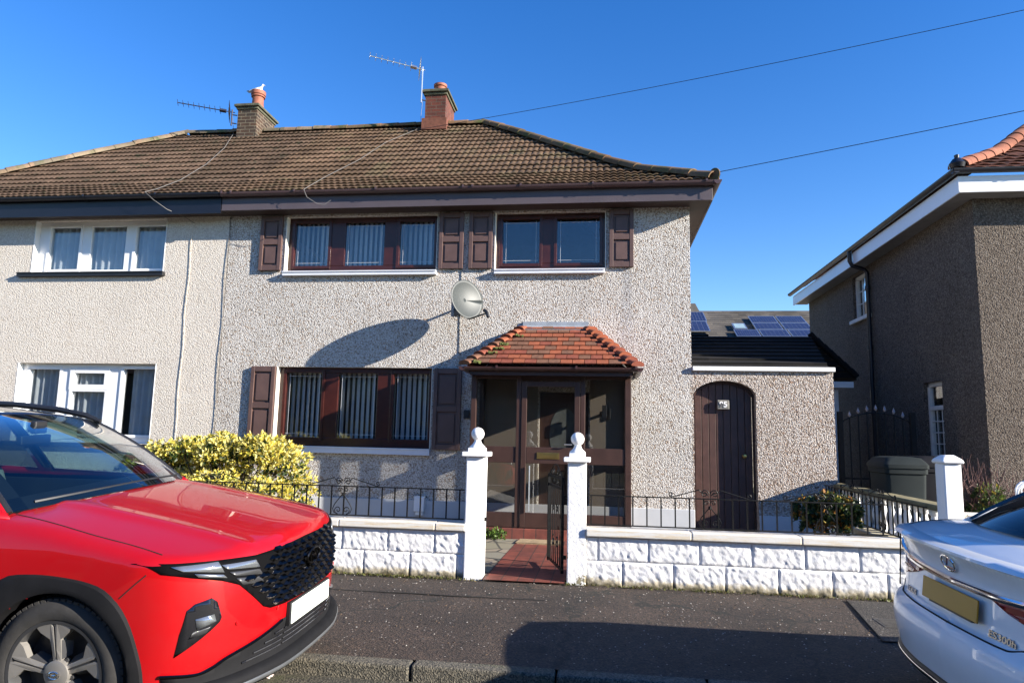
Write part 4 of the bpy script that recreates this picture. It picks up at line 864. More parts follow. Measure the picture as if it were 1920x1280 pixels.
# ------------------------------------------------------------------ iron railings
def spiral(c, r0, a0, turns, ux, uz, n=22, r1=.006):
    return [Vector(c) + Vector(ux) * ((r0 + (r1 - r0) * i / n) * math.cos(a0 + turns * 2 * math.pi * i / n)) + Vector(uz) * ((r0 + (r1 - r0) * i / n) * math.sin(a0 + turns * 2 * math.pi * i / n)) for i in range(n + 1)]
def railing(label, o, ux, length, z0, z1, pitch, panels, group='iron railings', slope=0):
    """o = start point (x,y), ux = unit direction; panels = distances of the scroll ornaments"""
    t = thing('iron_railing', label, 'railing', (o[0], o[1], z0), group); ux = Vector((*ux, 0)); uz = Vector((0, 0, 1))
    P = lambda s, z: Vector((o[0], o[1], 0)) + ux * s + uz * (z + slope * s)
    sd = ux.cross(uz); ax = (ux + uz * slope).normalized()
    for nm, z in (('top_rail', z1), ('bottom_rail', z0 + .028)):
        r = MB(); r.obox(P(length / 2, z), ax, sd, ax.cross(sd), length / 2, .010, .0055); r.build(nm, M['iron'], t)
    n = int(length / pitch)
    for i in range(n + 1):
        s = pitch * (i + .35)
        if s > length - .02: break
        r = MB(); r.obox(P(s, (z0 + z1) / 2 + .012), ux, sd, uz, .0065, .0065, (z1 - z0) / 2 - .018); r.build('bar', M['iron'], t)
    for s in panels:
        r = MB(); w = .0052
        for k in (-1, 1):
            u = ux * k
            r.tube(spiral(P(s, z1 + .05) + u * .048, .040, math.pi * 1.0, -1.45, u, uz), w, 5)
            r.tube([P(s, z1 + .05) + u * .012 + uz * -.02] + [P(s, z1 + .05) + u * (.012 + .115 * math.sin(a) * .75) + uz * (.055 * (1 - math.cos(a)) * .65) for a in np.linspace(.2, 1.6, 6)] + [P(s, z1) + u * .36 + uz * .012], w, 5)
            r.tube(spiral(P(s, z1 + .036) + u * .375, .026, math.pi * 1.3, 1.2, u, uz), w, 5)
            r.tube(spiral(P(s, z1 - .04) + u * .033, .026, math.pi, -1.2, u, uz), w, 5)
            h = z1 - z0
            r.tube([P(s, z1 - .075), P(s, z1 - .10) + u * .018, P(s, z0 + h * .42) + u * .085, P(s, z0 + h * .28) + u * .105, P(s, z0 + h * .16) + u * .09, P(s, z0 + h * .12) + u * .05], w, 5)
            r.tube(spiral(P(s, z0 + h * .24) + u * .046, .042, -math.pi * .5, 1.35, u, uz), w, 5)
        r.lathe([(.0, -.02), (.016, -.012), (.016, .012), (.0, .02)], tuple(P(s, z1 - .085)), 8); r.build('scroll', M['iron'], t, smooth=True)
railing('black iron railing on the white wall between the gate and the white car', (-.155, 7.16), (1, 0), 2.86, .64, .955, .1385, [1.215, 2.31])
railing('black iron railing on the white wall left of the gate', (-1.41, 7.16), (-1, 0), 7.2, .64, .965, .1385, [1.31, 2.75, 4.2, 5.6])
# side boundary: low wall, railing, balustrade
t = thing('side_wall', 'low white garden wall with a mossy coping under the side railing', 'wall', (3.13, 8.8, .1)); p = MB(); p.box(3.06, 3.20, 7.29, 10.46, .05, .46); p.build('blockwork', M['white_paint'], t)
p = MB(); y = 7.29
while y < 10.4: p.box(3.0, 3.26, y, min(y + .62, 10.46) - .003, .461, .52); y += .62
p.build('coping', simple('mossy_cream_coping', (.46, .40, .28), .85, vary=.3, scale=5, bmp=.3), t, bevel=.008)
railing('black iron railing along the side wall before the white balusters', (3.13, 10.42), (0, -1), 3.1, .53, .93, .125, [1.05, 2.0])
t = thing('balustrade', 'white balustrade with a weathered stone top in front of the bins', 'balustrade', (3.36, 8.9, .1))
p = MB(); p.box(3.30, 3.44, 7.31, 10.46, .05, .50); p.build('base', M['white_paint'], t)
M['stonecap'] = simple('lichened_stone_cap', (.20, .17, .085), .9, vary=.3, scale=6, bmp=.4)
p = MB(); p.box(3.27, 3.47, 7.31, 10.75, .885, .945); p.build('top_rail', M['stonecap'], t, bevel=.012)
bp_ = [(.05, .50), (.05, .53), (.032, .545), (.045, .60), (.058, .66), (.05, .72), (.03, .78), (.028, .81), (.045, .83), (.05, .85), (.05, .884)]
y = 7.5; first = None
while y < 10.4:
    if first is None:
        p = MB(); p.lathe(bp_, (3.37, y, 0), 12); first = p.build('baluster', M['white_paint'], t, smooth=True); y_0 = y
    else:
        o_ = first.copy(); COL.objects.link(o_); o_.location.y += y - y_0
    y += .215
# open gate hinged to the right pillar
t = thing('garden_gate', 'narrow black iron garden gate standing open beside the right pillar', 'gate', (-.375, 7.2, .12))
gx = -.385; GY0, GY1 = 7.24, 8.02
p = MB(); p.box(gx - .014, gx + .014, GY0, GY0 + .028, .16, 1.12); p.box(gx - .014, gx + .014, GY1 - .028, GY1, .16, 1.12)
for z in (.19, 1.0, 1.1): p.box(gx - .006, gx + .006, GY0 + .028, GY1 - .028, z - .014, z + .014)
p.build('gate_frame', M['iron'], t)
for i in range(6):
    y = GY0 + .03 + (GY1 - GY0 - .06) * (i + 1) / 7; p = MB(); p.box(gx - .0055, gx + .0055, y - .0055, y + .0055, .205, .986); p.build('bar', M['iron'], t)
p = MB(); ym = (GY0 + GY1) / 2; uy_ = Vector((0, 1, 0)); uz_ = Vector((0, 0, 1))
for k in (-1, 1):
    for c, r_, tn in (((gx, ym + k * .10, 1.16), .055, -1.4), ((gx, ym + k * .25, 1.14), .035, 1.2), ((gx, ym + k * .10, 1.05), .035, 1.3), ((gx, ym + k * .10, .78), .05, 1.3), ((gx, ym + k * .10, .42), .06, -1.3)): p.tube(spiral(c, r_, math.pi / 2, tn, uy_ * k, uz_), .0055, 5)
    p.tube([(gx, ym + k * .36, 1.11), (gx, ym + k * .24, 1.17), (gx, ym + k * .1, 1.225), (gx, ym, 1.235)], .006, 6)
p.build('scroll', M['iron'], t, smooth=True); t.rotation_euler.z = R(15)
p = MB(); p.box(gx + .01, -.345, 7.235, 7.25, .3, .34); p.box(gx + .01, -.345, 7.235, 7.25, .9, .94); p.build('hinge', M['iron'], t)
l_ = MB(); l_.box(-1.216, -1.17, 7.13, 7.16, .66, .70); tag(l_.build('gate_latch', M['iron'], None, loc=(-1.2, 7.14, .66), bevel=.005), 'small black latch catch on the left gate pillar', 'latch')
l_ = MB(); Pm = [[(-1.13 + .60 * i / 24 + .03 * j / 8, 9.28 + .35 * j / 8, .138 + .006 * noise.noise((i, j * 2, 1))) for j in range(9)] for i in range(25)]; l_.grid(Pm); l_.box(-1.11, -.52, 9.285, 9.625, .12, .134)
tag(l_.build('door_mat', simple('coir_mat', (.30, .215, .12), .95, vary=.3, scale=15, bmp=.8, bscale=120), None, loc=(-.83, 9.45, .12)), 'worn tan coir mat on the red tiles before the porch door', 'door mat')

# ------------------------------------------------------------------ iron side gate with spear heads, bins
t = thing('iron_side_gate', 'dark iron gate with spear heads between the outhouse and the brown house', 'gate', (4.1, 11.2, .1)); gy = 11.2
for x in (3.62, 4.66): p = MB(); p.box(x - .035, x + .035, gy - .035, gy + .035, .1, 2.0); p.build('post', M['iron'], t)
for i in range(7):
    x = 3.76 + .128 * i; zt_ = 2.02 - .10 * ((i - 3) / 3) ** 2
    p = MB(); p.box(x - .008, x + .008, gy - .008, gy + .008, .2, zt_); p.build('bar', M['iron'], t)
    p = MB(); p.lathe([(.008, zt_), (.026, zt_ + .03), (.0, zt_ + .10)], (x, gy, 0), 6); p.build('spear_head', simple('grey_spear_paint', (.22, .22, .25), .5) if i == 0 else bpy.data.materials['grey_spear_paint'], t)
p = MB(); p.tube([(3.62, gy, 1.78)] + [(3.68 + .92 * k / 10, gy, 1.99 - .12 * ((k - 5) / 5) ** 2) for k in range(11)] + [(4.66, gy, 1.78)], .010, 6); p.box(3.62, 4.66, gy - .007, gy + .007, .98, 1.01); p.box(3.62, 4.66, gy - .007, gy + .007, .22, .25); p.build('rail', M['iron'], t)
def bin_(label, x, y, w, d, h, col, rot=0):
    t = thing('wheelie_bin', label, 'bin', (x, y, .1), 'wheelie bins behind the balustrade'); t.rotation_euler.z = rot
    m_ = simple(col[0], col[1], .7, vary=.12, scale=4, spec=.12); 
    def ringp(sx, sy, z, r=.05):
        P = []
        for cx, cy, a in ((sx - r, -sy + r, -90), (sx - r, sy - r, 0), (-sx + r, sy - r, 90), (-sx + r, -sy + r, 180)):
            for k in range(5): w_ = R(a + 22.5 * k); P.append((cx + r * math.cos(w_), cy + r * math.sin(w_), z))
        return P
    def stack(rs):
        b_ = MB(); n_ = len(rs[0]); b_.add([p for r in rs for p in r], [(i * n_ + k, i * n_ + (k + 1) % n_, (i + 1) * n_ + (k + 1) % n_, (i + 1) * n_ + k) for i in range(len(rs) - 1) for k in range(n_)] + [tuple(range(n_)), tuple((len(rs) - 1) * n_ + k for k in range(n_))]); return b_
    hw, hd = w / 2, d / 2
    b_ = stack([ringp(hw * .82, hd * .82, .04), ringp(hw * .97, hd * .97, h - .10), ringp(hw * 1.03, hd * 1.03, h - .09), ringp(hw * 1.03, hd * 1.03, h - .03)]); b_.build('body', m_, t, smooth=True, local=True)
    b_ = stack([ringp(hw * 1.08, hd * 1.08, h - .028), ringp(hw * 1.08, hd * 1.08, h + .015), ringp(hw * .98, hd * .98, h + .05), ringp(hw * .86, hd * .86, h + .095, .08), ringp(hw * .6, hd * .6, h + .108, .1)]); b_.build('lid', m_, t, smooth=True, local=True)
    b_ = MB(); b_.tube([(-hw * .7, hd * 1.22, h - .06), (hw * .7, hd * 1.22, h - .06)], .015, 8)
    for k in (-1, 1): b_.tube([(k * hw * .7, hd * 1.22, h - .06), (k * hw * .7, hd, h - .06)], .015, 8)
    b_.build('handle', m_, t, local=True)
    for k in (-1, 1): b_ = MB(); b_.lathe([(.06, 0), (.10, .005), (.10, .045), (.06, .05)], (k * hw * .9 - .025, hd * .85, .10), 16, 'x'); b_.build('wheel', M['black'], t, local=True)
bin_('large grey green wheelie bin with a domed lid, left of the pair behind the balustrade', 3.64, 9.25, .48, .58, 1.17, ('grey_green_bin', (.020, .025, .025)), R(0))
bin_('black wheelie bin half hidden between the grey green bin and the domed pillar', 4.30, 9.95, .54, .60, 1.17, ('black_bin', (.010, .010, .013)), R(4))

# ------------------------------------------------------------------ satellite dish, aerials, cables, wires, gull
t = thing('satellite_dish', 'grey satellite dish on the pebbledash above the porch', 'satellite dish', (-2.22, 10.5, 3.5))
dc = Vector((-2.03, 9.99, 3.53)); dn = Vector((.80, -.62, .13)).normalized(); du = Vector((0, 0, 1)).cross(dn).normalized(); dv = dn.cross(du)
P = []; nr, na = 8, 40
for i in range(nr + 1):
    row = []
    for k in range(na + 1):
        a = 2 * math.pi * k / na; r_ = i / nr; se = .265 * (1 + .03 * math.cos(2 * a))
        row.append(dc + du * (r_ * se * math.cos(a) * 1.16) + dv * (r_ * .30 * math.sin(a)) + dn * (.06 * r_ * r_ - .03))
    P.append(row)
p = MB(); p.grid(P); p.build('reflector', M['dishgrey'], t, smooth='full', solid=.006)
p = MB(); lb = dc - dv * .29 + dn * .02; le = dc - dv * .30 + dn * .40 + du * .03
p.tube([lb - dn * .02, lb + dn * .03 - dv * .02, le], .012, 8); p.build('arm', M['black'], t)
p = MB(); p.tube([le - dv * .07 + dn * .02, le + dv * .01 + dn * .0, le + dv * .055 - dn * .05], [.022, .024, .028], 10); p.build('receiver', M['black'], t, smooth=True)
p = MB(); bk = dc - dn * .05; p.tube([bk, bk - dn * .10, (-2.20, 10.30, 3.50), (-2.24, 10.495, 3.50)], .019, 8); p.obox(bk - dn * .03, du, dv, dn, .08, .10, .03); p.box(-2.32, -2.16, 10.484, 10.499, 3.38, 3.62); p.build('bracket', M['black'], t)
def cable(name, label, pts, r, m, cat='cable', sub=0): p = MB(); p.tube(pts, r, 6); return tag(p.build(name, m, None, loc=pts[0], smooth=True), label, cat)
cable('dish_cable', 'thin grey dish cable running straight down the pebbledash to the window head', [(-2.21, 10.49, 4.12), (-2.215, 10.49, 3.6), (-2.205, 10.49, 2.56)], .006, simple('grey_cable', (.20, .19, .18), .6))
def onroof(x, d_): return (x, 10.18 + d_, rz(d_) + .085)
def aerial(label, base, top, tip, m, n, mount):
    t = thing('tv_aerial', label, 'aerial', base, 'tv aerials on the chimneys'); p = MB(); p.tube([base, top], .017, 8); p.build('mast', m, t)
    a, b_ = Vector(top) + Vector((0, 0, -.06)), Vector(tip); d_ = (b_ - a).normalized(); sd = d_.cross(Vector((0, .55, .83))).normalized()
    p = MB(); p.tube([a - d_ * .06, b_], .011, 6); p.build('boom', m, t)
    p = MB(); L_ = (b_ - a).length
    for i in range(n):
        c = a + d_ * (L_ * (.22 + .78 * i / (n - 1))); h = .085 + .02 * (i == 0); v_ = (d_.cross(sd)); p.tube([c - sd * h, c + sd * h], .0055, 5); p.tube([c - v_ * .03, c + v_ * .03], .006, 5)
    p.build('directors', m, t)
    p = MB(); c = a + d_ * .10
    for k in (-1, 1):
        for i in range(4): p.tube([c - d_ * .04 + Vector((0, 0, k * (.03 + .035 * i))) - sd * .15, c - d_ * .04 + Vector((0, 0, k * (.03 + .035 * i))) + sd * .15], .005, 5)
    p.obox(a + d_ * (L_ * .17), d_, sd, d_.cross(sd), .07, .03, .03); p.build('reflector', m, t)
    p = MB()
    for z in mount: p.tube([(base[0], base[1], z), (base[0] + .10, base[1] + .05, z)], .014, 6)
    p.build('bracket', M['black'], t)
aerial('silver tv aerial high on a mast at the red brick chimney', (-3.975, 13.92, 8.72), (-3.97, 13.92, 9.55), (-5.06, 13.55, 9.66), M['alu'], 8, (8.78, 8.98))
aerial('dark tv aerial low beside the sooty brick chimney', (-8.40, 13.93, 8.36), (-8.40, 13.93, 8.74), (-9.5, 13.55, 8.77), simple('dark_aerial_metal', (.05, .05, .07), .5, metal=.5), 9, (8.42, 8.62))
cable('aerial_cable', 'white aerial cable looping down the tiles above the upper brown window', [(-3.95, 13.95, 8.75), (-3.96, 13.9, 8.4), onroof(-4.0, 3.9), onroof(-4.45, 2.9), onroof(-4.62, 1.9), onroof(-4.85, 1.0), onroof(-4.72, .1), (-4.72, 10.02, 5.33), (-4.66, 10.02, 5.2), (-4.5, 10.05, 5.1), (-4.38, 10.07, 5.09), (-4.28, 10.07, 5.16)], .0045, M['cable'])
cable('aerial_cable', 'white aerial cable hanging over the dark gutter above the white upper window', [(-8.38, 13.95, 8.55), onroof(-8.45, 3.95), onroof(-8.0, 2.9), onroof(-7.75, 1.9), onroof(-7.65, 1.0), onroof(-7.45, .1), (-7.45, 10.0, 5.35), (-7.3, 10.02, 5.22), (-7.1, 10.1, 5.08), (-6.95, 10.40, 5.03), (-6.83, 10.475, 4.95)], .005, M['cable'])
cable('wall_cable', 'cream painted cable running down the cream roughcast wall', [(-6.83, 10.474, 4.95)] + [(-6.86 + .012 * math.sin(z * 5), 10.476, z) for z in np.linspace(4.8, .6, 16)], .005, M['harl'])
cable('wall_cable', 'cream cable along the joint between the cream and the pebbledashed walls', [(-6.205 + .014 * math.sin(z * 4.3), 10.478, z) for z in np.linspace(5.05, .6, 18)], .005, simple('dirty_cable', (.16, .145, .13), .8))
def wire(label, a, b_, sag, n=24): 
    a, b_ = Vector(a), Vector(b_); pts = [a + (b_ - a) * (i / n) - Vector((0, 0, sag * 4 * (i / n) * (1 - i / n))) for i in range(n + 1)]; return cable('overhead_wire', label, pts, .0050, M['wire'], 'wire')
wire('black overhead wire crossing in front of the red chimney', (-4.95, 13.3, 7.66), (14.6, 7.3, 8.25), .30)
wire('lower black overhead wire running from the hip corner over to the right', (1.68, 10.1, 5.46), (12.0, 6.94, 6.38), .05)
# gull on the left chimney pot
gx, gyy, gz = -8.03, 14.3, 9.33
t = thing('gull', 'white gull with grey back resting on the left chimney pot', 'gull', (gx, gyy, gz))
sp_ = [(-.34, .03, .012), (-.26, .035, .03), (-.16, .06, .07), (-.05, .085, .10), (.05, .095, .108), (.12, .12, .092), (.16, .17, .062), (.175, .22, .048), (.185, .255, .050), (.20, .28, .047), (.225, .285, .030), (.25, .278, .012)]
def gullring(dx, dz, r_): return [(gx + dx + 0 * math.cos(a), gyy + r_ * .9 * math.cos(a), gz + dz + r_ * math.sin(a)) for a in np.linspace(0, 2 * math.pi, 14, endpoint=False)]
p = MB(); rs = [gullring(*q) for q in sp_]; p.add([v for r_ in rs for v in r_], [(i * 14 + k, i * 14 + (k + 1) % 14, (i + 1) * 14 + (k + 1) % 14, (i + 1) * 14 + k) for i in range(len(rs) - 1) for k in range(14)] + [tuple(range(14)), tuple((len(rs) - 1) * 14 + k for k in range(14))]); p.build('body', simple('white_plumage', (.80, .79, .77), .8, vary=.03), t, smooth='full')
for k in (-1, 1):
    p = MB(); p.grid([[(gx + x_, gyy + k * (.10 - .03 * abs(v) - .06 * max(0, -x_)) , gz + .10 + (.03 + .05 * (x_ + .3)) * v + (-.05 if x_ < -.2 else 0) + .0 * x_) for v in (-1, -.3, .4, 1)] for x_ in (-.40, -.28, -.16, -.04, .07)]); p.build('wing', simple('grey_wing', (.30, .32, .35), .8) if k < 0 else bpy.data.materials['grey_wing'], t, smooth='full', solid=.012)
p = MB(); p.tube([(gx + .245, gyy, gz + .278), (gx + .275, gyy, gz + .272), (gx + .295, gyy, gz + .26)], [.012, .010, .003], 8); p.build('beak', simple('yellow_beak', (.6, .4, .05), .5), t)

t.scale = (.62, .62, .62)
# ------------------------------------------------------------------ plants
def leaf(mb, c, d, up_, l, w, mi):
    c, d = Vector(c), Vector(d).normalized(); s = d.cross(Vector(up_)); s = s.normalized() if s.length > 1e-4 else d.orthogonal().normalized(); n_ = s.cross(d)
    mb.mi = mi; mb.add([c, c + d * l * .5 + s * w - n_ * w * .3, c + d * l, c + d * l * .5 - s * w - n_ * w * .3], [(0, 1, 2), (0, 2, 3)])
def rv(): 
    v = Vector((random.gauss(0, 1), random.gauss(0, 1), random.gauss(0, 1))); return v.normalized()
def leafmat(name, col, tr=.35):
    m, nt, b = mat(name); c = coord(nt); d = tuple(x * .7 for x in col); u = tuple(min(1, x * 1.25) for x in col)
    col_ = ramp(nt, nz(nt, c, 18, 3), [(.3, d), (.7, u)]); L(nt, col_, b.inputs['Base Color']); b.inputs['Roughness'].default_value = .5
    t = nt.nodes.new('ShaderNodeBsdfTranslucent'); L(nt, col_, t.inputs[0]); mx = nt.nodes.new('ShaderNodeMixShader'); mx.inputs[0].default_value = tr
    o = nt.nodes['Material Output']; L(nt, b.outputs[0], mx.inputs[1]); L(nt, t.outputs[0], mx.inputs[2]); L(nt, mx.outputs[0], o.inputs[0]); return m
LY = [leafmat('yellow_leaf', (.66, .54, .085)), leafmat('pale_yellow_leaf', (.72, .66, .26)), leafmat('lime_leaf', (.24, .25, .035)), leafmat('dark_green_leaf', (.035, .065, .015))]
def bush(name, label, lobes, nl, ls, ws, mats_, wts, base, seed, cat='shrub', stemcol=(.06, .045, .03)):
    random.seed(seed); t = thing(name, label, cat, base); mb = MB(); tot = sum(l[3] ** 2 for l in lobes)
    for (x, y, z, r_, sq) in lobes:
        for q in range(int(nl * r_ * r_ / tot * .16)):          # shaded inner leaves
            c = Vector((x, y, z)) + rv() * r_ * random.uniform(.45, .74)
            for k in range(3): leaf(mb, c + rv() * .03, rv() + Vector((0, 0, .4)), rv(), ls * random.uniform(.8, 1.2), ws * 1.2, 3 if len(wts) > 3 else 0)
        for q in range(int(nl * r_ * r_ / tot)):
            v = rv(); 
            if v.z < -.55: v.z *= -.5; v.normalize()
            rad = r_ * (1 - abs(random.gauss(0, .16))) * (1 + .22 * noise.noise(v * 2.6 + Vector((x * 3, y, z))))
            c = Vector((x, y, z)) + Vector((v.x * rad, v.y * rad, v.z * rad * sq)); depth = rad / r_
            if noise.noise(c * 4.3) < -.30 and depth > .75: continue
            tuft = (v + Vector((0, 0, .5)) + rv() * .35).normalized()
            for k in range(random.randint(3, 5)):
                wv = list(wts); 
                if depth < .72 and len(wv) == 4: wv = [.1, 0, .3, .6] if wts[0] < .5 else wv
                leaf(mb, c + rv() * .012, tuft + rv() * .95, rv(), ls * random.uniform(.6, 1.15), ws * random.uniform(.7, 1.1), random.choices(range(len(mats_)), wv)[0])
    mb.build('foliage', mats_, t)
    s_ = MB()
    for (x, y, z, r_, sq) in lobes: s_.tube([(base[0] + random.uniform(-.1, .1), base[1], base[2] - .02), ((base[0] + x) / 2, (base[1] + y) / 2, (base[2] + z) / 2 - .05), (x, y, z)], [.02, .015, .006], 6)
    s_.build('stem', simple(name + '_bark', stemcol, .9), t); random.seed(seed + 1)
random.seed(77); small = [(random.uniform(-6.4, -4.25), random.uniform(8.95, 9.5), 0, random.uniform(.13, .22), random.uniform(.85, 1.15)) for _ in range(34)]
small = [(x, y, float(np.interp(x, [-6.5, -5.9, -5.2, -4.75, -4.4, -4.1], [1.10, 1.30, 1.34, 1.46, 1.18, .82])) - .22 * (9.4 - y) - random.uniform(0, .16) ** 1, r_, q) for x, y, _, r_, q in small]
lobes = small + [(-6.55, 9.5, .85, .42, .9), (-6.15, 9.45, .95, .36, .85), (-5.75, 9.4, .95, .36, .9), (-5.35, 9.35, .98, .36, .95), (-5.0, 9.4, 1.0, .32, .95), (-4.72, 9.3, 1.12, .28, 1.0), (-4.42, 9.35, .95, .40, .95), (-5.9, 9.1, .6, .45, .8), (-5.2, 9.0, .62, .45, .8), (-4.55, 9.05, .55, .42, .8), (-6.5, 9.1, .55, .4, .8), (-4.2, 9.3, .62, .28, .9)]
bush('variegated_shrub', 'bright yellow variegated shrub under the brown ground floor window', lobes, 6000, .072, .019, LY, [.44, .42, .11, .03], (-5.3, 9.3, .11), 11)
LG = [leafmat('holly_leaf', (.030, .050, .016), .2), leafmat('mid_green_leaf', (.065, .095, .025)), leafmat('yellowing_leaf', (.35, .26, .05)), leafmat('orange_leaf', (.42, .19, .04))]
bush('evergreen_bush', 'dark green leafy bush with yellowing tips behind the right railing', [(2.55, 8.55, .62, .24, .9), (2.40, 8.6, .72, .18, .8), (2.72, 8.5, .70, .20, .8), (2.55, 8.5, .84, .14, .7), (2.80, 8.6, .80, .12, .7)], 620, .085, .024, LG, [.55, .28, .12, .05], (2.55, 8.55, .11), 21)
random.seed(33); t = thing('bare_shrub', 'leafless reddish twiggy shrub beside the domed white pillar', 'shrub', (5.0, 10.2, .1)); p = MB()
for i in range(46):
    a = Vector((5.0 + random.uniform(-.12, .12), 10.15, .1)); d_ = Vector((random.uniform(-.45, .45), random.uniform(-.2, .1), 1)).normalized(); pts = [a]; 
    for k in range(4): pts.append(pts[-1] + d_ * random.uniform(.26, .36)); d_ = (d_ + rv() * .4).normalized()
    p.tube(pts, [.007, .006, .005, .004, .002], 4)
    for k in (2, 3): p.tube([pts[k], pts[k] + (d_ + rv() * .9) * .2], [.004, .002], 4)
p.build('twig', simple('reddish_twig', (.14, .07, .06), .8), t)
bush('garden_plant', 'small light green plant at the foot of the brown house wall', [(5.05, 10.0, .75, .2, 1.3), (4.95, 10.05, .55, .22, 1)], 230, .08, .02, [LG[1], leafmat('fresh_leaf', (.12, .17, .03)), LG[2]], [.5, .4, .1], (5.0, 10.0, .1), 41, 'plant')
bush('path_weed', 'small bright green weed at the foot of the porch step', [(-1.55, 9.6, .15, .10, .8), (-1.42, 9.62, .16, .11, .8), (-1.7, 9.62, .13, .07, .7)], 110, .05, .014, [leafmat('weed_leaf', (.12, .20, .03)), LG[1]], [.7, .3], (-1.5, 9.62, .11), 51, 'weed')
random.seed(5); ms = MB()
for i in range(5200):                                        # moss and weeds along the foot of the wall
    x = random.uniform(-6.5, 3.1)
    if -1.2 < x < -.37: continue
    dn_ = noise.noise((x * 2.1, 4.2, 0)) + .3 * noise.noise((x * 9, 1, 0))
    if random.random() > .42 + .75 * dn_: continue
    y = 7.055 - abs(random.gauss(0, .028)) - .02; leaf(ms, (x, y, .098), Vector((random.gauss(0, .6), random.gauss(-.4, .5), .75)), rv(), random.uniform(.012, .04), random.uniform(.003, .008), random.choices((0, 1, 2), (.45, .35, .2))[0])
for i in range(220):
    x = 3.0 + random.gauss(0, .10); leaf(ms, (x, 6.98 - abs(random.gauss(0, .05)), .098), Vector((random.gauss(0, .6), random.gauss(-.4, .5), .75)), rv(), random.uniform(.03, .08), random.uniform(.004, .009), random.choices((0, 1), (.5, .5))[0])
tag(ms.build('moss', [M['moss'], leafmat('grass_blade', (.10, .11, .02)), leafmat('dry_grass', (.16, .12, .05))]), kind='stuff')
random.seed(9); gt = MB()
for i in range(1500):                                         # loose grit and leaf crumbs on the pavement
    x, yy_ = random.uniform(-4.5, 3.2), (4.6 + 2.42 * random.random() ** .7)
    s_ = random.uniform(.0022, .0056); gt.mi = random.choices((0, 1, 2), (.32, .38, .3))[0]
    a = random.random() * 3; gt.obox((x, yy_, .101 + s_ * .3), (math.cos(a), math.sin(a), .1), (-math.sin(a), math.cos(a), .1), (0, 0, 1), s_, s_ * random.uniform(.4, .9), s_ * .4)
tag(gt.build('grit', [simple('pale_grit', (.32, .30, .27), .9), simple('brown_crumb', (.13, .085, .05), .9), simple('dark_crumb', (.02, .018, .015), .9)]), kind='stuff')
p = MB(); p.add([(2.24, 6.93, .1055), (2.06, 5.62, .1055), (4.4, 5.55, .1055), (4.4, 7.0, .1055)], [(0, 1, 2, 3)]); tag(p.build('pavement_patch', ground_mat('greyer_asphalt_patch', (.036, .031, .026), (.30, .28, .25), patch=.6)), kind='structure')
p = MB(); p.tube([(2.235 - .0, 6.95, .104), (2.17, 6.45, .104), (2.10, 5.95, .104), (2.05, 5.6, .104)], .005, 5); p.tube([(x_, 6.33 + .02 * noise.noise((x_ * 2, 0, 0)), .0985) for x_ in np.linspace(-5, -.5, 40)], .006, 5); tag(p.build('pavement_seam', simple('tar_seam', (.012, .011, .009), .8)), kind='structure')
random.seed(8)
# inspection cover in the pavement, litter in the gutter, ornate white seat at the right edge
p = MB(); p.box(2.22, 2.62, 6.02, 6.28, .088, .109)
for i in range(9): p.box(2.24, 2.60, 6.04 + .026 * i, 6.052 + .026 * i, .109, .112)
tag(p.build('inspection_cover', simple('rusted_iron_cover', (.060, .055, .050), .8, vary=.3, scale=14), None, loc=(2.42, 6.15, .1)), 'ribbed iron inspection cover in the pavement by the white car', 'cover')
p = MB(); pts = [[(-2.13 + .09 * i / 5 , 4.29 + .06 * j / 4, .012 + .018 * abs(noise.noise((i * .9, j * .8, 2))) + .006 * j / 4) for j in range(5)] for i in range(6)]; p.grid(pts); tag(p.build('litter', simple('crumpled_paper', (.62, .52, .48), .8, vary=.3, scale=30), None, loc=(-2.1, 4.3, 0), solid=.001), 'crumpled pale wrapper in the gutter below the red car bumper', 'litter')
t = thing('garden_bench', 'ornate white cast iron garden bench at the right edge', 'bench', (4.7, 8.2, .1)); ux_, uz_ = Vector((1, 0, 0)), Vector((0, 0, 1)); p = MB()
for k in range(5):
    cx = 4.52 + .2 * k; p.tube([Vector((cx + .10 * math.cos(a), 8.2, 1.06 + .10 * math.sin(a))) for a in np.linspace(0, 2 * math.pi, 16)], .013, 6); p.tube(spiral((cx, 8.2, 1.06), .06, 1, 1.3, ux_, uz_), .010, 5); p.tube([(cx - .1, 8.2, .92), (cx, 8.2, 1.0), (cx + .1, 8.2, .92)], .011, 5)
p.tube([(4.40, 8.2, .9), (4.44, 8.2, 1.08), (4.55, 8.2, 1.20), (4.9, 8.2, 1.28), (5.3, 8.2, 1.22)], .016, 6); p.build('backrest', M['white_gloss'], t)
p = MB(); p.box(4.38, 5.4, 8.18, 8.6, .52, .56); p.build('seat', M['white_gloss'], t)
for x in (4.42, 5.36):
    for y in (8.22, 8.56): p = MB(); p.tube([(x, y, .1), (x, y, .52)], .02, 8); p.build('leg', M['white_gloss'], t)
# ------------------------------------------------------------------ cars
def paint(name, col, metal=.0, rough=.35, fleck=.0):
    m, nt, b = mat(name); c = coord(nt); b.inputs['Base Color'].default_value = (*col, 1)
    dirt = ramp(nt, nz(nt, c, 5, 6, .7), [(.35, col), (.75, tuple(x * .94 + .004 for x in col))]); L(nt, dirt, b.inputs['Base Color'])
    b.inputs['Metallic'].default_value = metal; b.inputs['Roughness'].default_value = rough; b.inputs['Coat Weight'].default_value = .9; b.inputs['Coat Roughness'].default_value = .015; b.inputs['Specular IOR Level'].default_value = .15; return m
M['red'] = paint('red_car_paint', (.37, .002, .0045), .15, .42)
M['white_car'] = paint('white_car_paint', (.74, .76, .78), .0, .4)
M['cladding'] = simple('black_grained_cladding', (.010, .010, .011), .7, vary=.15, scale=9, bmp=.25, bscale=220, spec=.1)
M['gloss_black'] = simple('gloss_black_trim', (.008, .008, .010), .12, vary=.1, coat=1)
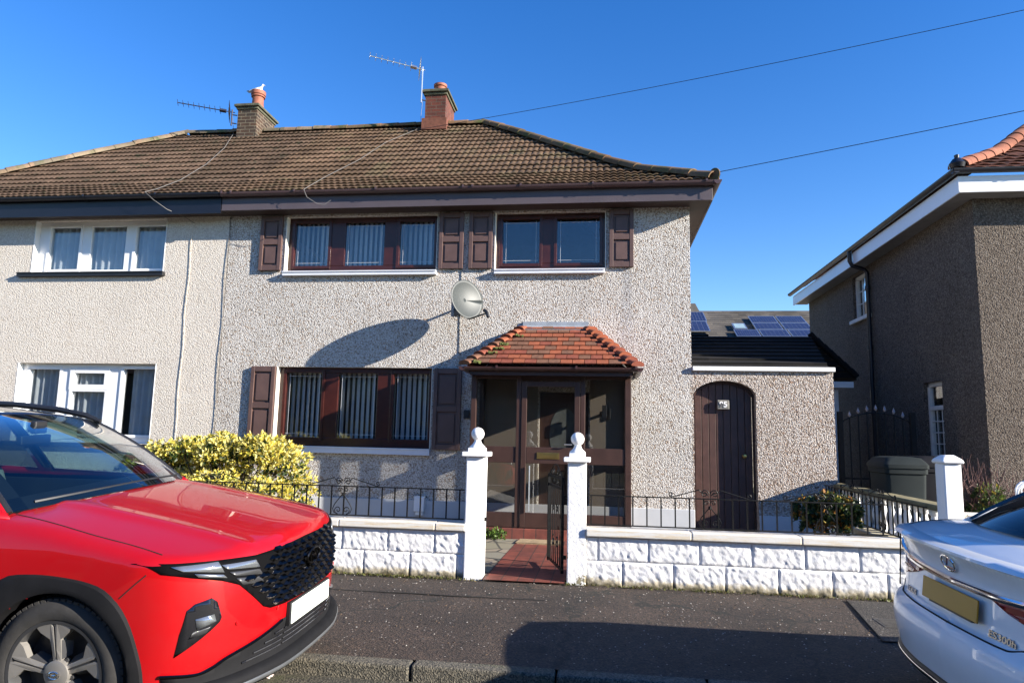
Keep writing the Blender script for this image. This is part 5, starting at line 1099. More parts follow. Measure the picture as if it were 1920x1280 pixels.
M['dark_chrome'] = simple('dark_chrome', (.055, .052, .050), .22, metal=1, vary=.1)
M['grille_black'] = simple('matt_black_grille', (.003, .003, .0035), .7, spec=.05)
M['chrome'] = simple('chrome', (.78, .78, .80), .08, metal=1, vary=.03)
M['rubber'] = simple('tyre_rubber', (.030, .028, .026), .8, vary=.25, scale=12, bmp=.3, bscale=60)
M['machined'] = simple('machined_alloy', (.34, .32, .295), .42, metal=.6, vary=.08)
M['alloy_dark'] = simple('dark_grey_alloy', (.035, .035, .037), .4, vary=.1, coat=.4)
M['seat_cloth'] = simple('grey_seat_leather', (.11, .12, .12), .55, vary=.1)
M['dash'] if False else None
M['dash_plastic'] = simple('dark_dashboard', (.016, .018, .020), .6, vary=.1)
M['plate_white'] = simple('white_plate', (.74, .78, .70), .35, vary=.02)
M['plate_yellow'] = simple('yellow_plate', (.38, .19, .004), .35, vary=.05)
M['lamp_grey'] = simple('grey_lamp_lens', (.30, .32, .34), .12, metal=.7, vary=.08, coat=1)
M['lamp_red'] = simple('red_lamp_lens', (.22, .008, .012), .10, vary=.2, coat=1)
M['lamp_pink'] = simple('pale_red_lens', (.30, .06, .06), .12, vary=.1, coat=1)
M['seam'] = simple('dark_panel_gap', (.01, .004, .004), .8)

def cartrans(o, O, roll, yaw):
    r, y = R(roll), R(yaw); ex = Vector((math.cos(y), math.sin(y), 0)); e0 = Vector((-math.sin(y), math.cos(y), 0)); ez0 = Vector((0, 0, 1))
    ey = e0 * math.cos(r) + ez0 * math.sin(r); ez = ez0 * math.cos(r) - e0 * math.sin(r)
    o.matrix_world = Matrix(((ex.x, ey.x, ez.x, O[0]), (ex.y, ey.y, ez.y, O[1]), (ex.z, ey.z, ez.z, O[2]), (0, 0, 0, 1)))
def bodymesh(S_, car, m, wheels, cabin, zc=.6, xa=(-2.9, .25), rin=.40, name='body'):
    nth, nb, nc = 230, 150, 60
    th = np.concatenate([np.linspace(0, 2 * np.pi, nth, endpoint=False)])
    rows_x = np.concatenate([np.full(nc, xa[0]), np.linspace(xa[0], xa[1], nb), np.full(nc, xa[1])])
    ph = np.concatenate([np.linspace(-R(89.5), -R(.8), nc), np.zeros(nb), np.linspace(R(.8), R(89.5), nc)])
    O = np.stack([np.broadcast_to(rows_x[:, None], (len(ph), nth)), np.zeros((len(ph), nth)), np.full((len(ph), nth), zc)], -1)
    Dv = np.stack([np.broadcast_to(np.sin(ph)[:, None], (len(ph), nth)), np.cos(ph)[:, None] * np.sin(th)[None], np.cos(ph)[:, None] * np.cos(th)[None]], -1)
    P = S_.cast(O, Dv, 4.0); nr = len(ph)
    idx = np.arange(nr * nth).reshape(nr, nth); a = idx[:-1]; b_ = idx[1:]; a2 = np.roll(a, -1, 1); b2 = np.roll(b_, -1, 1)
    F_ = np.stack([a, a2, b2, b_], -1).reshape(-1, 4); V = P.reshape(-1, 3); C = V[F_].mean(1)
    keep = np.ones(len(F_), bool)
    for wx, wz in wheels: keep &= ~(((C[:, 0] - wx) ** 2 + (C[:, 2] - wz) ** 2 < rin ** 2) & (np.abs(C[:, 1]) > .55)) & ~((np.abs(C[:, 0] - wx) < rin - .02) & (C[:, 2] < wz) & (np.abs(C[:, 1]) > .60))
    keep &= ~cabin(C)
    mb = MB(); mb.add(V, [tuple(f) for f in F_[keep]]); o = mb.build(name, m, car, smooth='full', local=True)
    return o
def patch(S_, poly, mapping, off, m, name, parent, res=.03, solid=.006, sg=-1, fan=None):
    bm = bmesh.new(); bm.faces.new([bm.verts.new((p[0], p[1], 0)) for p in poly])
    P = np.array(poly)
    for ax in (0, 1):
        for v in np.arange(P[:, ax].min() + res, P[:, ax].max(), res):
            nn = Vector((1, 0, 0)) if ax == 0 else Vector((0, 1, 0)); bmesh.ops.bisect_plane(bm, geom=bm.verts[:] + bm.edges[:] + bm.faces[:], plane_co=nn * v, plane_no=nn)
    co = np.array([v.co[:] for v in bm.verts]); 
    Q = S_.front(co[:, 0], co[:, 1]) if mapping == 'front' else (S_.flank(co[:, 0], co[:, 1], sg) if mapping == 'flank' else S_.above(co[:, 0], co[:, 1]))
    Q = Q + S_.normal(Q) * off
    for v, q in zip(bm.verts, Q): v.co = q
    mb = MB(); bm.verts.index_update(); mb.v = [tuple(v.co) for v in bm.verts]; mb.f = [tuple(v.index for v in f.verts) for f in bm.faces]; mb.m = [0] * len(mb.f); bm.free()
    return mb.build(name, m, parent, smooth=True, local=True, solid=solid)
def line(S_, pts, mapping, r, m, name, parent, off=0, sg=-1, n=14, mb=None):
    pts = np.array(pts, float); s_ = np.r_[0, np.cumsum(np.linalg.norm(np.diff(pts, axis=0), axis=1))]; q = np.linspace(0, s_[-1], n * (len(pts) - 1) + 1)
    a, b_ = (spl(s_, pts[:, k])(q) for k in (0, 1))
    Q = S_.front(a, b_) if mapping == 'front' else (S_.flank(a, b_, sg) if mapping == 'flank' else S_.above(a, b_)); Q = Q + S_.normal(Q) * off
    own = mb is None; mb = mb or MB(); mb.tube(Q, r, 6)
    return mb.build(name, m, parent, smooth=True, local=True) if own else None
def biq(c, nu=16, nv=16):
    c = np.array(c, float); 
    def w(t): return np.stack([2 * (t - .5) * (t - 1), -4 * t * (t - 1), 2 * t * (t - .5)], -1)
    return np.einsum('ui,vj,ijk->uvk', w(np.linspace(0, 1, nu)), w(np.linspace(0, 1, nv)), c)
def mir(pl): return [(-y, z) for y, z in pl][::-1]
def wheel(car, x, y, z, r, rr, w, sgn, spokes=5, style='suv'):
    """y = outer face; sgn = outward direction along y"""
    wm = MB(); Y = lambda d: y - sgn * d
    prof = [(rr - .01, .03), (rr, .012), (rr + .012, .004), (r - .055, .0), (r - .022, .012), (r - .004, .035), (r, .06), (r, w - .06), (r - .004, w - .035), (r - .03, w - .008), (rr, w)]
    n = 56; vs_ = [(x + a * math.cos(t_), Y(d), z + a * math.sin(t_)) for a, d in prof for t_ in np.linspace(0, 2 * math.pi, n, endpoint=False)]
    wm.add(vs_, [(i * n + k, i * n + (k + 1) % n, (i + 1) * n + (k + 1) % n, (i + 1) * n + k) for i in range(len(prof) - 1) for k in range(n)])
    wo = wm.build('wheel', M['rubber'], car, smooth=True, local=True)
    t = MB(); nt_ = 62
    for k in range(nt_):
        a = 2 * math.pi * k / nt_; ra, ta = Vector((math.cos(a), 0, math.sin(a))), Vector((-math.sin(a), 0, math.cos(a))); 
        for d0, d1, sh in ((.018, .062, 0), (.075, .125, .5), (.135, w - .075, .2), (w - .062, w - .018, 0)):
            aa = a + sh * 2 * math.pi / nt_; ra, ta = Vector((math.cos(aa), 0, math.sin(aa))), Vector((-math.sin(aa), 0, math.cos(aa)))
            t.obox(Vector((x, Y((d0 + d1) / 2), z)) + ra * (r - .004 - (.010 if d0 < .03 or d1 > w - .03 else 0)), ta, (0, 1, 0), ra, .0125, (d1 - d0) / 2, .010)
    t.build('tread', M['rubber'], wo, local=True)
    d = MB(); d.add([(x + a * math.cos(t_), Y(dd_), z + a * math.sin(t_)) for a, dd_ in ((rr + .004, .006), (rr - .012, .008), (rr - .02, .03), (rr - .035, .11), (.05, .12)) for t_ in np.linspace(0, 2 * math.pi, 48, endpoint=False)], [(i * 48 + k, i * 48 + (k + 1) % 48, (i + 1) * 48 + (k + 1) % 48, (i + 1) * 48 + k) for i in range(4) for k in range(48)])
    d.build('rim', M['alloy_dark'], wo, smooth=True, local=True)
    sp_ = MB(); dk = MB()
    for k in range(spokes):
        a0 = 2 * math.pi * (k + .30) / spokes
        def pt(rad, da, dep): a = a0 + da; return (x + rad * math.cos(a), Y(dep), z + rad * math.sin(a))
        for s_ in (-1, 1):
            f = [pt(.062, s_ * .07, .030), pt(.115, s_ * .045, .022), (pt(rr - .03, s_ * .025, .012)), pt(rr - .004, s_ * .07, .008), pt(rr - .002, s_ * .40, .010), pt(rr - .04, s_ * .36, .014), pt(rr - .085, s_ * .17, .02), pt(.10, s_ * .24, .03), pt(.062, s_ * .36, .032)]
            bk = [(p[0], p[1] - sgn * .035, p[2]) for p in f]; n8 = len(f)
            sp_.add(f + bk, [tuple(range(n8))] + [(i, (i + 1) % n8, (i + 1) % n8 + n8, i + n8) for i in range(n8)])
        g_ = [pt(.07, -.045, .028), pt(rr - .01, -.02, .018), pt(rr - .01, .02, .018), pt(.07, .045, .028)]; dk.add(g_, [(0, 1, 2, 3)])
        for s_ in (-1, 1):
            f = [pt(.07, s_ * .34, .036), pt(rr - .09, s_ * .18, .028), pt(rr - .10, s_ * .36, .075), pt(.09, s_ * .54, .075)]; dk.add(f, [(0, 1, 2, 3)])
        an = a0 + math.pi / spokes; dk.lathe([(.0, -.004), (.010, -.003), (.012, .01)], (x + .072 * math.cos(an), Y(.045), z + .072 * math.sin(an)), 8, 'y')
    sp_.build('spoke', M['machined'], wo, local=True); dk.build('spoke_pocket', M['alloy_dark'], wo, local=True)
    h = MB(); h.add([(x + a * math.cos(t_), Y(dd_), z + a * math.sin(t_)) for a, dd_ in ((.066, .05), (.064, .022), (.052, .018), (.034, .016), (.0005, .014)) for t_ in np.linspace(0, 2 * math.pi, 24, endpoint=False)], [(i * 24 + k, i * 24 + (k + 1) % 24, (i + 1) * 24 + (k + 1) % 24, (i + 1) * 24 + k) for i in range(4) for k in range(24)]); h.build('hub', M['machined'], wo, smooth=True, local=True)
    if style == 'suv':
        e = MB(); yy = Y(.010)
        for s_ in (-1, 1): e.tube([(x + s_ * .011 - .005, yy, z - .012), (x + s_ * .011 + .005, yy, z + .012)], .003, 5)
        e.tube([(x - .008, yy, z - .001), (x + .008, yy, z + .002)], .0025, 5); e.tube([(x + .028 * math.cos(t_), yy, z + .017 * math.sin(t_)) for t_ in np.linspace(0, 2 * math.pi, 20)], .0022, 5); e.build('badge', M['chrome'], wo, local=True)
    return wo
def archset(S_, car, wx, wz, outer, inner_r, m, sg):
    """plastic arch cladding: ring between the outer outline and the wheel opening, with a lip turned inwards"""
    ins = [(wx + inner_r * math.cos(a), wz + inner_r * math.sin(a)) for a in np.linspace(-.30, math.pi + .30, 40)]
    out = np.array(outer, float); s_ = np.r_[0, np.cumsum(np.linalg.norm(np.diff(out, axis=0), axis=1))]; q = np.linspace(0, s_[-1], 40); ou = [(wx + a, b_) for a, b_ in zip(spl(s_, out[:, 0])(q), spl(s_, out[:, 1])(q))]
    G = np.array([[np.array(i_) + (np.array(o_) - np.array(i_)) * t_ for t_ in (0, .12, .35, .6, .85, 1)] for i_, o_ in zip(ins, ou)])
    Q = S_.flank(G[..., 0], G[..., 1], sg); N_ = S_.normal(Q); offs = np.array([.014, .020, .020, .019, .016, -.004]); Q = Q + N_ * offs[None, :, None]
    lip = Q[:, :1].copy(); lip[..., 1] -= sg * .09; mb = MB(); mb.grid(np.concatenate([lip, Q], 1)); mb.build('arch_trim', m, car, smooth=True, local=True)
def liner(car, wx, wz, r, sg, m):
    mb = MB(); A = np.linspace(-.4, math.pi + .4, 26); mb.grid(np.array([[(wx + r * math.cos(a), sg * y_, wz + r * math.sin(a)) for y_ in (.86, .45)] for a in A])); mb.add([(wx + r * math.cos(a), sg * .45, wz + r * math.sin(a)) for a in A], [tuple(range(26))]); mb.build('wheel_arch_liner', m, car, smooth=True, local=True)
def seats(car, rows, m):
    for x, y, w, h in rows:
        s_ = MB(); s_.box(x - .05, x + .48, y - w, y + w, .50, .66); s_.add([(x - .02, y - w, .62), (x - .02, y + w, .62), (x - .20, y + w * .88, h), (x - .20, y - w * .88, h), (x - .14, y - w, .62), (x - .14, y + w, .62), (x - .32, y + w * .88, h), (x - .32, y - w * .88, h)], [(0, 1, 2, 3), (7, 6, 5, 4), (0, 3, 7, 4), (1, 5, 6, 2), (3, 2, 6, 7)])
        so_ = s_.build('seat', m, car, local=True, bevel=.04, seg=3); hs = (y,) if w < .4 else (y - .38, y + .38)
        for yy in hs: s_ = MB(); s_.box(x - .35, x - .25, yy - .12, yy + .12, h + .04, h + .22); s_.tube([(x - .29, yy - .05, h - .02), (x - .29, yy - .05, h + .06)], .007, 6); s_.tube([(x - .29, yy + .05, h - .02), (x - .29, yy + .05, h + .06)], .007, 6); s_.build('headrest', m, so_, local=True, bevel=.03, seg=3)

# ---------------------------------------------------------------- red SUV, front to the right, left wheels up on the pavement
CR = thing('parked_car', 'red crossover with black grille and blank white number plate at the left', 'car', (0, 0, 0)); ORG[CR.name] = Vector((0, 0, 0))
cartrans(CR, (-2.6, 4.1, .05), 3.3, 0)
wb = [(0, .36), (-2.68, .36)]
def cab(C): return (C[:, 0] < -.30 - .14 * (np.abs(C[:, 1]) / .72) ** 2) & (C[:, 0] > -3.4) & (np.abs(C[:, 1]) < .735) & (C[:, 2] > .98)
bodymesh(SUV, CR, M['red'], wb, cab)
outer = [(.462, .26), (.452, .40), (.42, .526), (.38, .63), (.308, .731), (.207, .790), (.05, .818), (-.12, .828), (-.257, .822), (-.36, .77), (-.43, .66), (-.47, .50), (-.49, .26)]
for sg in (-1, 1):
    for wx, wz in wb:
        archset(SUV, CR, wx, wz, outer, .388, M['cladding'], sg); liner(CR, wx, wz, .405, sg, M['black'])
        wheel(CR, wx, sg * .915, .36, .36, .252, .235, sg)
    patch(SUV, [(-.50, .20), (-.50, .38), (-2.18, .40), (-2.18, .20)], 'flank', .012, M['cladding'], 'sill_cladding', CR, .12, .01, sg)
up_l = [(-.885, .895), (-.824, .889), (-.70, .882), (-.495, .868), (-.267, .872)]; lo_l = [(-.867, .845), (-.80, .818), (-.695, .783), (-.615, .745), (-.53, .66), (-.47, .60), (-.42, .578), (-.303, .570)]
gp = up_l + [(0, .876)] + mir(up_l) + mir(lo_l)[::1] + [(0, .566)] + lo_l[::-1]
gp = up_l + [(0, .876)] + [(-y, z) for y, z in up_l[::-1]] + [(-y, z) for y, z in lo_l] + [(0, .566)] + lo_l[::-1]
gr = patch(SUV, gp, 'front', .004, M['grille_black'], 'grille', CR, .035, .004)
jw = MB(); hole = MB()
for i in range(8):
    zr_ = .588 + .0375 * i; lim = float(np.interp(zr_, [.56, .60, .66, .745, .80, .86], [.40, .455, .515, .60, .46, .44])); n_ = 10
    for k in range(-n_, n_ + 1):
        y = (k + (.5 if i % 2 else 0)) * .092; zc_ = zr_ + .022 * (abs(y) / .5) ** 1.5
        if abs(y) > lim - .035: continue
        hw, hh = .0455, .0165
        pts = [(y - hw, zc_), (y - hw * .45, zc_ + hh), (y + hw * .45, zc_ + hh), (y + hw, zc_), (y + hw * .45, zc_ - hh), (y - hw * .45, zc_ - hh)]
        Q = SUV.front([p[0] for p in pts], [p[1] for p in pts]); N_ = SUV.normal(Q); Q = Q + N_ * .006
        t_ = SUV.front([y - hw * .4, y + hw * .4], [zc_ - .003] * 2); t_ = t_ + SUV.normal(t_) * .026
        b0 = [tuple(p) for p in Q] + [tuple(p) for p in t_]; jw.add(b0, [(0, 1, 6), (1, 2, 7, 6), (2, 3, 7), (3, 4, 7), (4, 5, 6, 7), (5, 0, 6)])
jw.build('grille_facets', M['dark_chrome'], gr, local=True)
for pl_, m_ in (([(-.845, .876), (-.70, .874), (-.685, .822), (-.82, .852)], 'lamp_grey'), ([(-.690, .857), (-.505, .846), (-.487, .806), (-.668, .832)], 'lamp_grey'), ([(-.662, .818), (-.49, .796), (-.475, .768), (-.635, .793)], 'alloy_dark'), ([(-.633, .782), (-.478, .757), (-.473, .728), (-.60, .742)], 'alloy_dark'), ([(-.79, .836), (-.69, .812), (-.675, .793), (-.78, .818)], 'lamp_grey')):
    for q in (pl_, [(-y, z) for y, z in pl_]): patch(SUV, q, 'front', .009, M[m_], 'running_light' if m_ == 'lamp_grey' else 'lamp_facet', gr, .03, .004)
fog = [(-.742, .712), (-.722, .690), (-.705, .612), (-.712, .592), (-.842, .455), (-.835, .56), (-.818, .668), (-.795, .695)]
for q in (fog, [(-y, z) for y, z in fog]):
    fo = patch(SUV, q, 'front', .005, M['gloss_black'], 'headlight', CR, .025, .005); k_ = 1 if q is fog else -1
    patch(SUV, [(k_ * a, b_) for a, b_ in ((-.795, .625), (-.735, .635), (-.728, .600), (-.79, .575))], 'front', .010, M['lamp_grey'], 'lens', fo, .03, .003)
    patch(SUV, [(k_ * a, b_) for a, b_ in ((-.80, .565), (-.745, .580), (-.76, .553), (-.81, .535))], 'front', .010, M['alloy_dark'], 'lens', fo, .03, .003)
ul = [(-.865, .374), (-.77, .358), (-.655, .406), (-.46, .448), (-.32, .486)]
low = ul + [(-y, z) for y, z in ul[::-1]] + [(.85, .22), (-.85, .22)]
lo_ = patch(SUV, low, 'front', .004, M['cladding'], 'lower_bumper', CR, .04, .006)
mb = MB(); line(SUV, ul, 'front', .008, M['chrome'], '', None, .010, mb=mb); line(SUV, [(-y, z) for y, z in ul], 'front', .008, M['chrome'], '', None, .010, mb=mb); mb.build('bumper_trim', M['dark_chrome'], CR, smooth=True, local=True)
a_ = np.linspace(-1.12, 1.12, 61); 
def wr(z, off): q = SUV.wrap(a_, np.full_like(a_, z)); return q + np.stack([np.cos(a_), np.sin(a_), 0 * a_], -1) * off
mb = MB(); mb.grid(np.stack([wr(.21, .004), wr(.225, .030), wr(.255, .042), wr(.285, .046), wr(.305, .036), wr(.312, .004)], 1)); mb.build('bumper_lip', M['cladding'], CR, smooth='full', local=True)
mb = MB(); mb.grid(np.stack([wr(.243, .041), wr(.250, .046), wr(.262, .047), wr(.268, .043)], 1)); mb.build('skid_strip', simple('grey_skid_plate', (.11, .115, .12), .35, metal=.4), CR, smooth='full', local=True)
mb = MB()
for z in (.345, .372, .40, .428): line(SUV, [(-.36 - .25 * (.43 - z) / .08 * .8, z), (-.30, z + .004)], 'front', .006, None, '', None, .006, mb=mb); line(SUV, [(-.28, z + .004), (.28, z + .004)], 'front', .005, None, '', None, .006, mb=mb); line(SUV, [(.36 + .25 * (.43 - z) / .08 * .8, z), (.30, z + .004)], 'front', .006, None, '', None, .006, mb=mb)
mb.build('intake_slats', M['gloss_black'], lo_, smooth=True, local=True)
pb = MB(); pb.obox((.892, 0, .500), (.02, 0, 1), (0, 1, 0), (1, 0, -.02), .0555, .26, .004); po = pb.build('number_plate', M['plate_white'], CR, local=True, bevel=.003)
pb = MB(); pb.obox((.878, 0, .500), (.02, 0, 1), (0, 1, 0), (1, 0, -.02), .064, .272, .0095); pb.build('plate_holder', M['black'], po, local=True)
mb = MB(); ez_ = Vector((.1, 0, .99)); c0 = Vector((.898, 0, .765)); ey_ = Vector((0, 1, 0))
mb.tube([c0 + ey_ * (.082 * math.cos(t_)) + ez_ * (.043 * math.sin(t_)) for t_ in np.linspace(0, 2 * math.pi, 33)[:-1]], .0075, 8, True)
for s_ in (-1, 1): mb.tube([c0 + ey_ * (s_ * .034 + .012) - ez_ * .036, c0 + ey_ * (s_ * .034 - .012) + ez_ * .036], .0085, 8)
mb.tube([c0 + ey_ * .034 - ez_ * .006, c0 + ey_ * .0 + ez_ * .002, c0 - ey_ * .034 + ez_ * .006], .0075, 8); mb.build('badge', M['dark_chrome'], gr, smooth=True, local=True)
mb = MB(); 
for k_ in (-1, 1):
    line(SUV, [(-.42, k_ * .725), (-.15, k_ * .765), (.10, k_ * .79), (.32, k_ * .80), (.47, k_ * .815)], 'above', .0035, None, '', None, .000, mb=mb)
    line(SUV, [(.44, .845), (.385, .795), (.325, .738)], 'flank', .003, None, '', None, 0, k_, mb=mb)
    for gp_ in ([(-.62, 1.03), (-.60, .75), (-.66, .42)], [(-1.57, 1.05), (-1.56, .75), (-1.56, .42)], [(-2.52, 1.04), (-2.35, .80), (-2.16, .66)]): line(SUV, gp_, 'flank', .003, None, '', None, 0, k_, mb=mb)
line(SUV, [(.80, -.0), (.74, -.4), (.60, -.72)], 'above', .002, None, '', None, -.002, mb=mb) if False else None
mb.build('panel_gap', M['seam'], CR, smooth=True, local=True)
for y_ in (-.627, -.36, .36, .627): sn = SUV.front([y_], [.560])[0]; mb = MB(); mb.lathe([(.012, -.004), (.012, .003), (.0, .004)], tuple(sn), 12, 'x'); mb.build('parking_sensor', M['red'], CR, local=True)
# greenhouse
wsb = [(-.44, .735, 1.075), (-.285, .40, 1.112), (-.235, 0, 1.122), (-.285, -.40, 1.112), (-.44, -.735, 1.075)]
def grid3(rows): return biq(rows, 18, 22)
WS = grid3([[(-.44, -.735, 1.085), (-.235, 0, 1.128), (-.44, .735, 1.085)], [(-.735, -.665, 1.318), (-.66, 0, 1.375), (-.735, .665, 1.318)], [(-1.06, -.585, 1.500), (-1.17, 0, 1.556), (-1.06, .585, 1.500)]])
mb = MB(); mb.grid(WS); mb.build('windscreen', M['car_glass'], CR, smooth='full', local=True)
RF = grid3([[(-1.06, -.585, 1.500), (-1.17, 0, 1.556), (-1.06, .585, 1.500)], [(-2.0, -.61, 1.575), (-2.0, 0, 1.630), (-2.0, .61, 1.575)], [(-3.05, -.57, 1.52), (-3.12, 0, 1.580), (-3.05, .57, 1.52)]])
mb = MB(); mb.grid(RF); mb.build('roof', M['gloss_black'], CR, smooth='full', local=True, solid=.03)
mb = MB(); mb.grid(grid3([[(-3.05, -.57, 1.52), (-3.12, 0, 1.58), (-3.05, .57, 1.52)], [(-3.28, -.64, 1.33), (-3.36, 0, 1.37), (-3.28, .64, 1.33)], [(-3.42, -.70, 1.12), (-3.52, 0, 1.13), (-3.42, .70, 1.12)]])); mb.build('rear_window', M['privacy'], CR, smooth='full', local=True)
for k_ in (-1, 1):
    def sidept(x, t): # bottom to top of the side glass
        b_ = np.array([x, .765 + .03 * math.sin((x + .4) * -1.05), float(np.interp(x, [-3.3, -1.8, -.44], [1.16, 1.12, 1.085]))]); xt = -1.06 + (x + .44) * (1.94 / 2.86); tp = np.array([xt, float(np.interp(xt, [-3.05, -2, -1.06], [.575, .615, .59])), float(np.interp(xt, [-3.0, -2.0, -1.06], [1.525, 1.577, 1.503]))])
        p = b_ + (tp - b_) * t; p[1] += .02 * t * (1 - t) * 4; p[1] *= k_; return p
    for xa, xb, m_ in ((-.52, -1.52, 'car_glass'), (-1.62, -2.55, 'privacy'), (-2.65, -3.15, 'privacy')):
        mb = MB(); mb.grid([[sidept(xa + (xb - xa) * i / 10, .03 + .94 * j / 8) for j in range(9)] for i in range(11)]); mb.build('side_window', M[m_], CR, smooth='full', local=True)
    mb = MB()
    for x, w in ((-1.57, .055), (-2.60, .06), (-3.25, .11)): mb.grid([[sidept(x + w * s_, j / 8) + np.array([0, k_ * .004, 0]) for j in range(9)] for s_ in (-1, 1)])
    mb.build('window_pillar', M['gloss_black'], CR, smooth='full', local=True, solid=.03)
    mb = MB(); mb.tube([WS[int(i), 0 if k_ < 0 else -1] + np.array([-.016, k_ * .022, -.014]) for i in range(18)], .016, 10); mb.build('windscreen_pillar', M['red'], CR, smooth=True, local=True)
    mb = MB(); mb.tube([WS[int(i), 0 if k_ < 0 else -1] + np.array([-.012, k_ * .004, -.010]) for i in range(18)], .022, 10); mb.build('pillar_seal', M['black'], CR, smooth=True, local=True)
    mb = MB(); mb.grid([[sidept(x, t_) + np.array([0, k_ * .012, 0]) for t_ in (-.10, .03)] for x in np.linspace(-.44, -3.35, 14)]); mb.build('waist_trim', M['red'], CR, smooth='full', local=True, solid=.02)
    mb = MB(); mb.tube([(-1.0, k_ * .585, 1.495), (-1.12, k_ * .592, 1.535), (-1.35, k_ * .60, 1.572), (-1.7, k_ * .605, 1.603), (-2.2, k_ * .60, 1.615), (-2.7, k_ * .59, 1.595), (-2.95, k_ * .58, 1.555)], [.012, .020, .022, .022, .022, .022, .014], 8); mb.build('roof_rail', M['black'], CR, smooth=True, local=True)
    mb = MB(); mb.lathe([(.02, -.11), (.07, -.10), (.09, -.03), (.092, .04), (.07, .09), (.02, .11)], (-.84, k_ * .92, 1.09), 14, 'x'); mb.v = [(p[0], k_ * .92 + (p[1] - k_ * .92) * .62, 1.09 + (p[2] - 1.09) * .85) for p in mb.v]; mb.obox((-.74, k_ * .86, 1.04), (1, 0, 0), (0, 1, 0), (0, 0, 1), .06, .05, .025); mb.build('door_mirror', M['red'], CR, smooth=True, local=True)
# black band round the windscreen, cowl, wipers
mb = MB(); N_ = np.cross(WS[-1, 11] - WS[0, 11], WS[0, -1] - WS[0, 0]); N_ = N_ / np.linalg.norm(N_); N_ = N_ * np.sign(N_[2])
mb.grid(WS[0:3] - N_ * .004); mb.grid(WS[-2:] - N_ * .004); mb.grid(WS[:, :2] - N_ * .004); mb.grid(WS[:, -2:] - N_ * .004); mb.build('windscreen_border', M['black'], CR, smooth='full', local=True)
mb = MB(); yy = np.linspace(-.735, .735, 25); mb.grid(np.stack([np.stack([-.27 - .14 * (np.abs(yy) / .72) ** 2 + .02, yy, 1.116 - .062 * (np.abs(yy) / .75) ** 2.2], -1), np.stack([-.235 - .205 * (np.abs(yy) / .735) ** 2 - .06, yy, 1.128 - .043 * (np.abs(yy) / .735) ** 2 - .02], -1)], 1)); mb.build('cowl', M['black'], CR, smooth='full', local=True, solid=.012)
mb = MB()
for y0, y1 in ((-.62, .02), (.02, .62)):
    pts = [WS[1, 0] * 0 + (np.array([-.245 - .19 * (abs(y) / .735) ** 2 - .035, y, 1.136 - .043 * (abs(y) / .735) ** 2 + .018])) for y in np.linspace(y0, y1, 9)]; mb.tube(pts, .009, 6)
mb.build('wiper', M['black'], CR, smooth=True, local=True)
# cabin
mb = MB(); mb.box(-3.38, -.46, -.70, .70, .30, .36); mb.box(-3.38, -.46, -.735, -.70, .30, 1.06); mb.box(-3.38, -.46, .70, .735, .30, 1.06); mb.box(-3.40, -3.36, -.7, .7, .3, 1.05); mb.build('cabin', M['dash_plastic'], CR, local=True)
mb = MB(); mb.grid(np.array([[(x_ - .10 * (abs(y) / .7) ** 2, y, z_) for y in np.linspace(-.70, .70, 15)] for x_, z_ in ((-.30, 1.07), (-.52, 1.06), (-.80, 1.04), (-.92, .99), (-.98, .86), (-.90, .5))])); db = mb.build('dashboard', M['dash_plastic'], CR, smooth=True, local=True)
mb = MB(); ce = Vector((-1.10, -.37, .97)); nn_ = Vector((-.90, 0, .42)).normalized(); a1, a2 = Vector((0, 1, 0)), nn_.cross(Vector((0, 1, 0)))
mb.tube([ce + a1 * (.18 * math.cos(t_)) + a2 * (.18 * math.sin(t_)) for t_ in np.linspace(0, 2 * math.pi, 33)[:-1]], .016, 8, True)
for t_ in (0, math.pi, -math.pi / 2, math.pi / 2)[:3]: mb.tube([ce - nn_ * .03, ce + a1 * (.17 * math.cos(t_)) + a2 * (.17 * math.sin(t_))], .018, 6)
mb.tube([ce - nn_ * .04, ce - nn_ * .22], .04, 8); mb.build('steering_wheel', M['black'], CR, smooth=True, local=True)
seats(CR, [(-1.55, -.37, .25, 1.16), (-1.55, .37, .25, 1.16), (-2.55, 0, .62, 1.14)], M['seat_cloth'])
mb = MB(); mb.box(-1.02, -.98, -.12, .12, 1.37, 1.43); mb.box(-.99, -.95, -.05, .05, 1.44, 1.52); mb.build('rear_view_mirror', M['black'], CR, local=True, bevel=.01)
mb = MB()
for k_ in (-1, 1): mb.box(-1.16, -1.14, k_ * .36 - .18, k_ * .36 + .18, 1.37, 1.50)
mb.build('sun_visor', simple('pale_visor', (.36, .38, .36), .8), CR, local=True, bevel=.012)

# ---------------------------------------------------------------- white saloon, rear towards the left
CW = thing('parked_car', 'white saloon with a blank yellow number plate, cut off by the right edge', 'car', (0, 0, 0)); ORG[CW.name] = Vector((0, 0, 0))
cartrans(CW, (2.86, 4.11, .05), -2.4, 183)
wb = [(0, .335), (-2.87, .335)]
def cab2(C): return (C[:, 0] < .66 - .16 * (np.abs(C[:, 1]) / .62) ** 2) & (C[:, 0] > -2.15 + .15 * (np.abs(C[:, 1]) / .62) ** 2) & (np.abs(C[:, 1]) < .70) & (C[:, 2] > .93)
bodymesh(SEDAN, CW, M['white_car'], wb, cab2, .58, (-3.0, .35), .365)
for sg in (-1, 1):
    for wx, wz in wb: archset(SEDAN, CW, wx, wz, [(.395 * math.cos(a), wz + .395 * math.sin(a)) for a in np.linspace(-.30, math.pi + .30, 15)], .352, M['white_car'], sg); liner(CW, wx, wz, .37, sg, M['black']); wheel(CW, wx, sg * .905, .335, .335, .235, .225, sg, 7, 'sedan')
lampR = [(.305, .778), (.42, .795), (.52, .800), (.70, .815), (.80, .842), (.855, .872), (.868, .80), (.862, .70), (.80, .675), (.66, .685), (.53, .712), (.42, .738)]
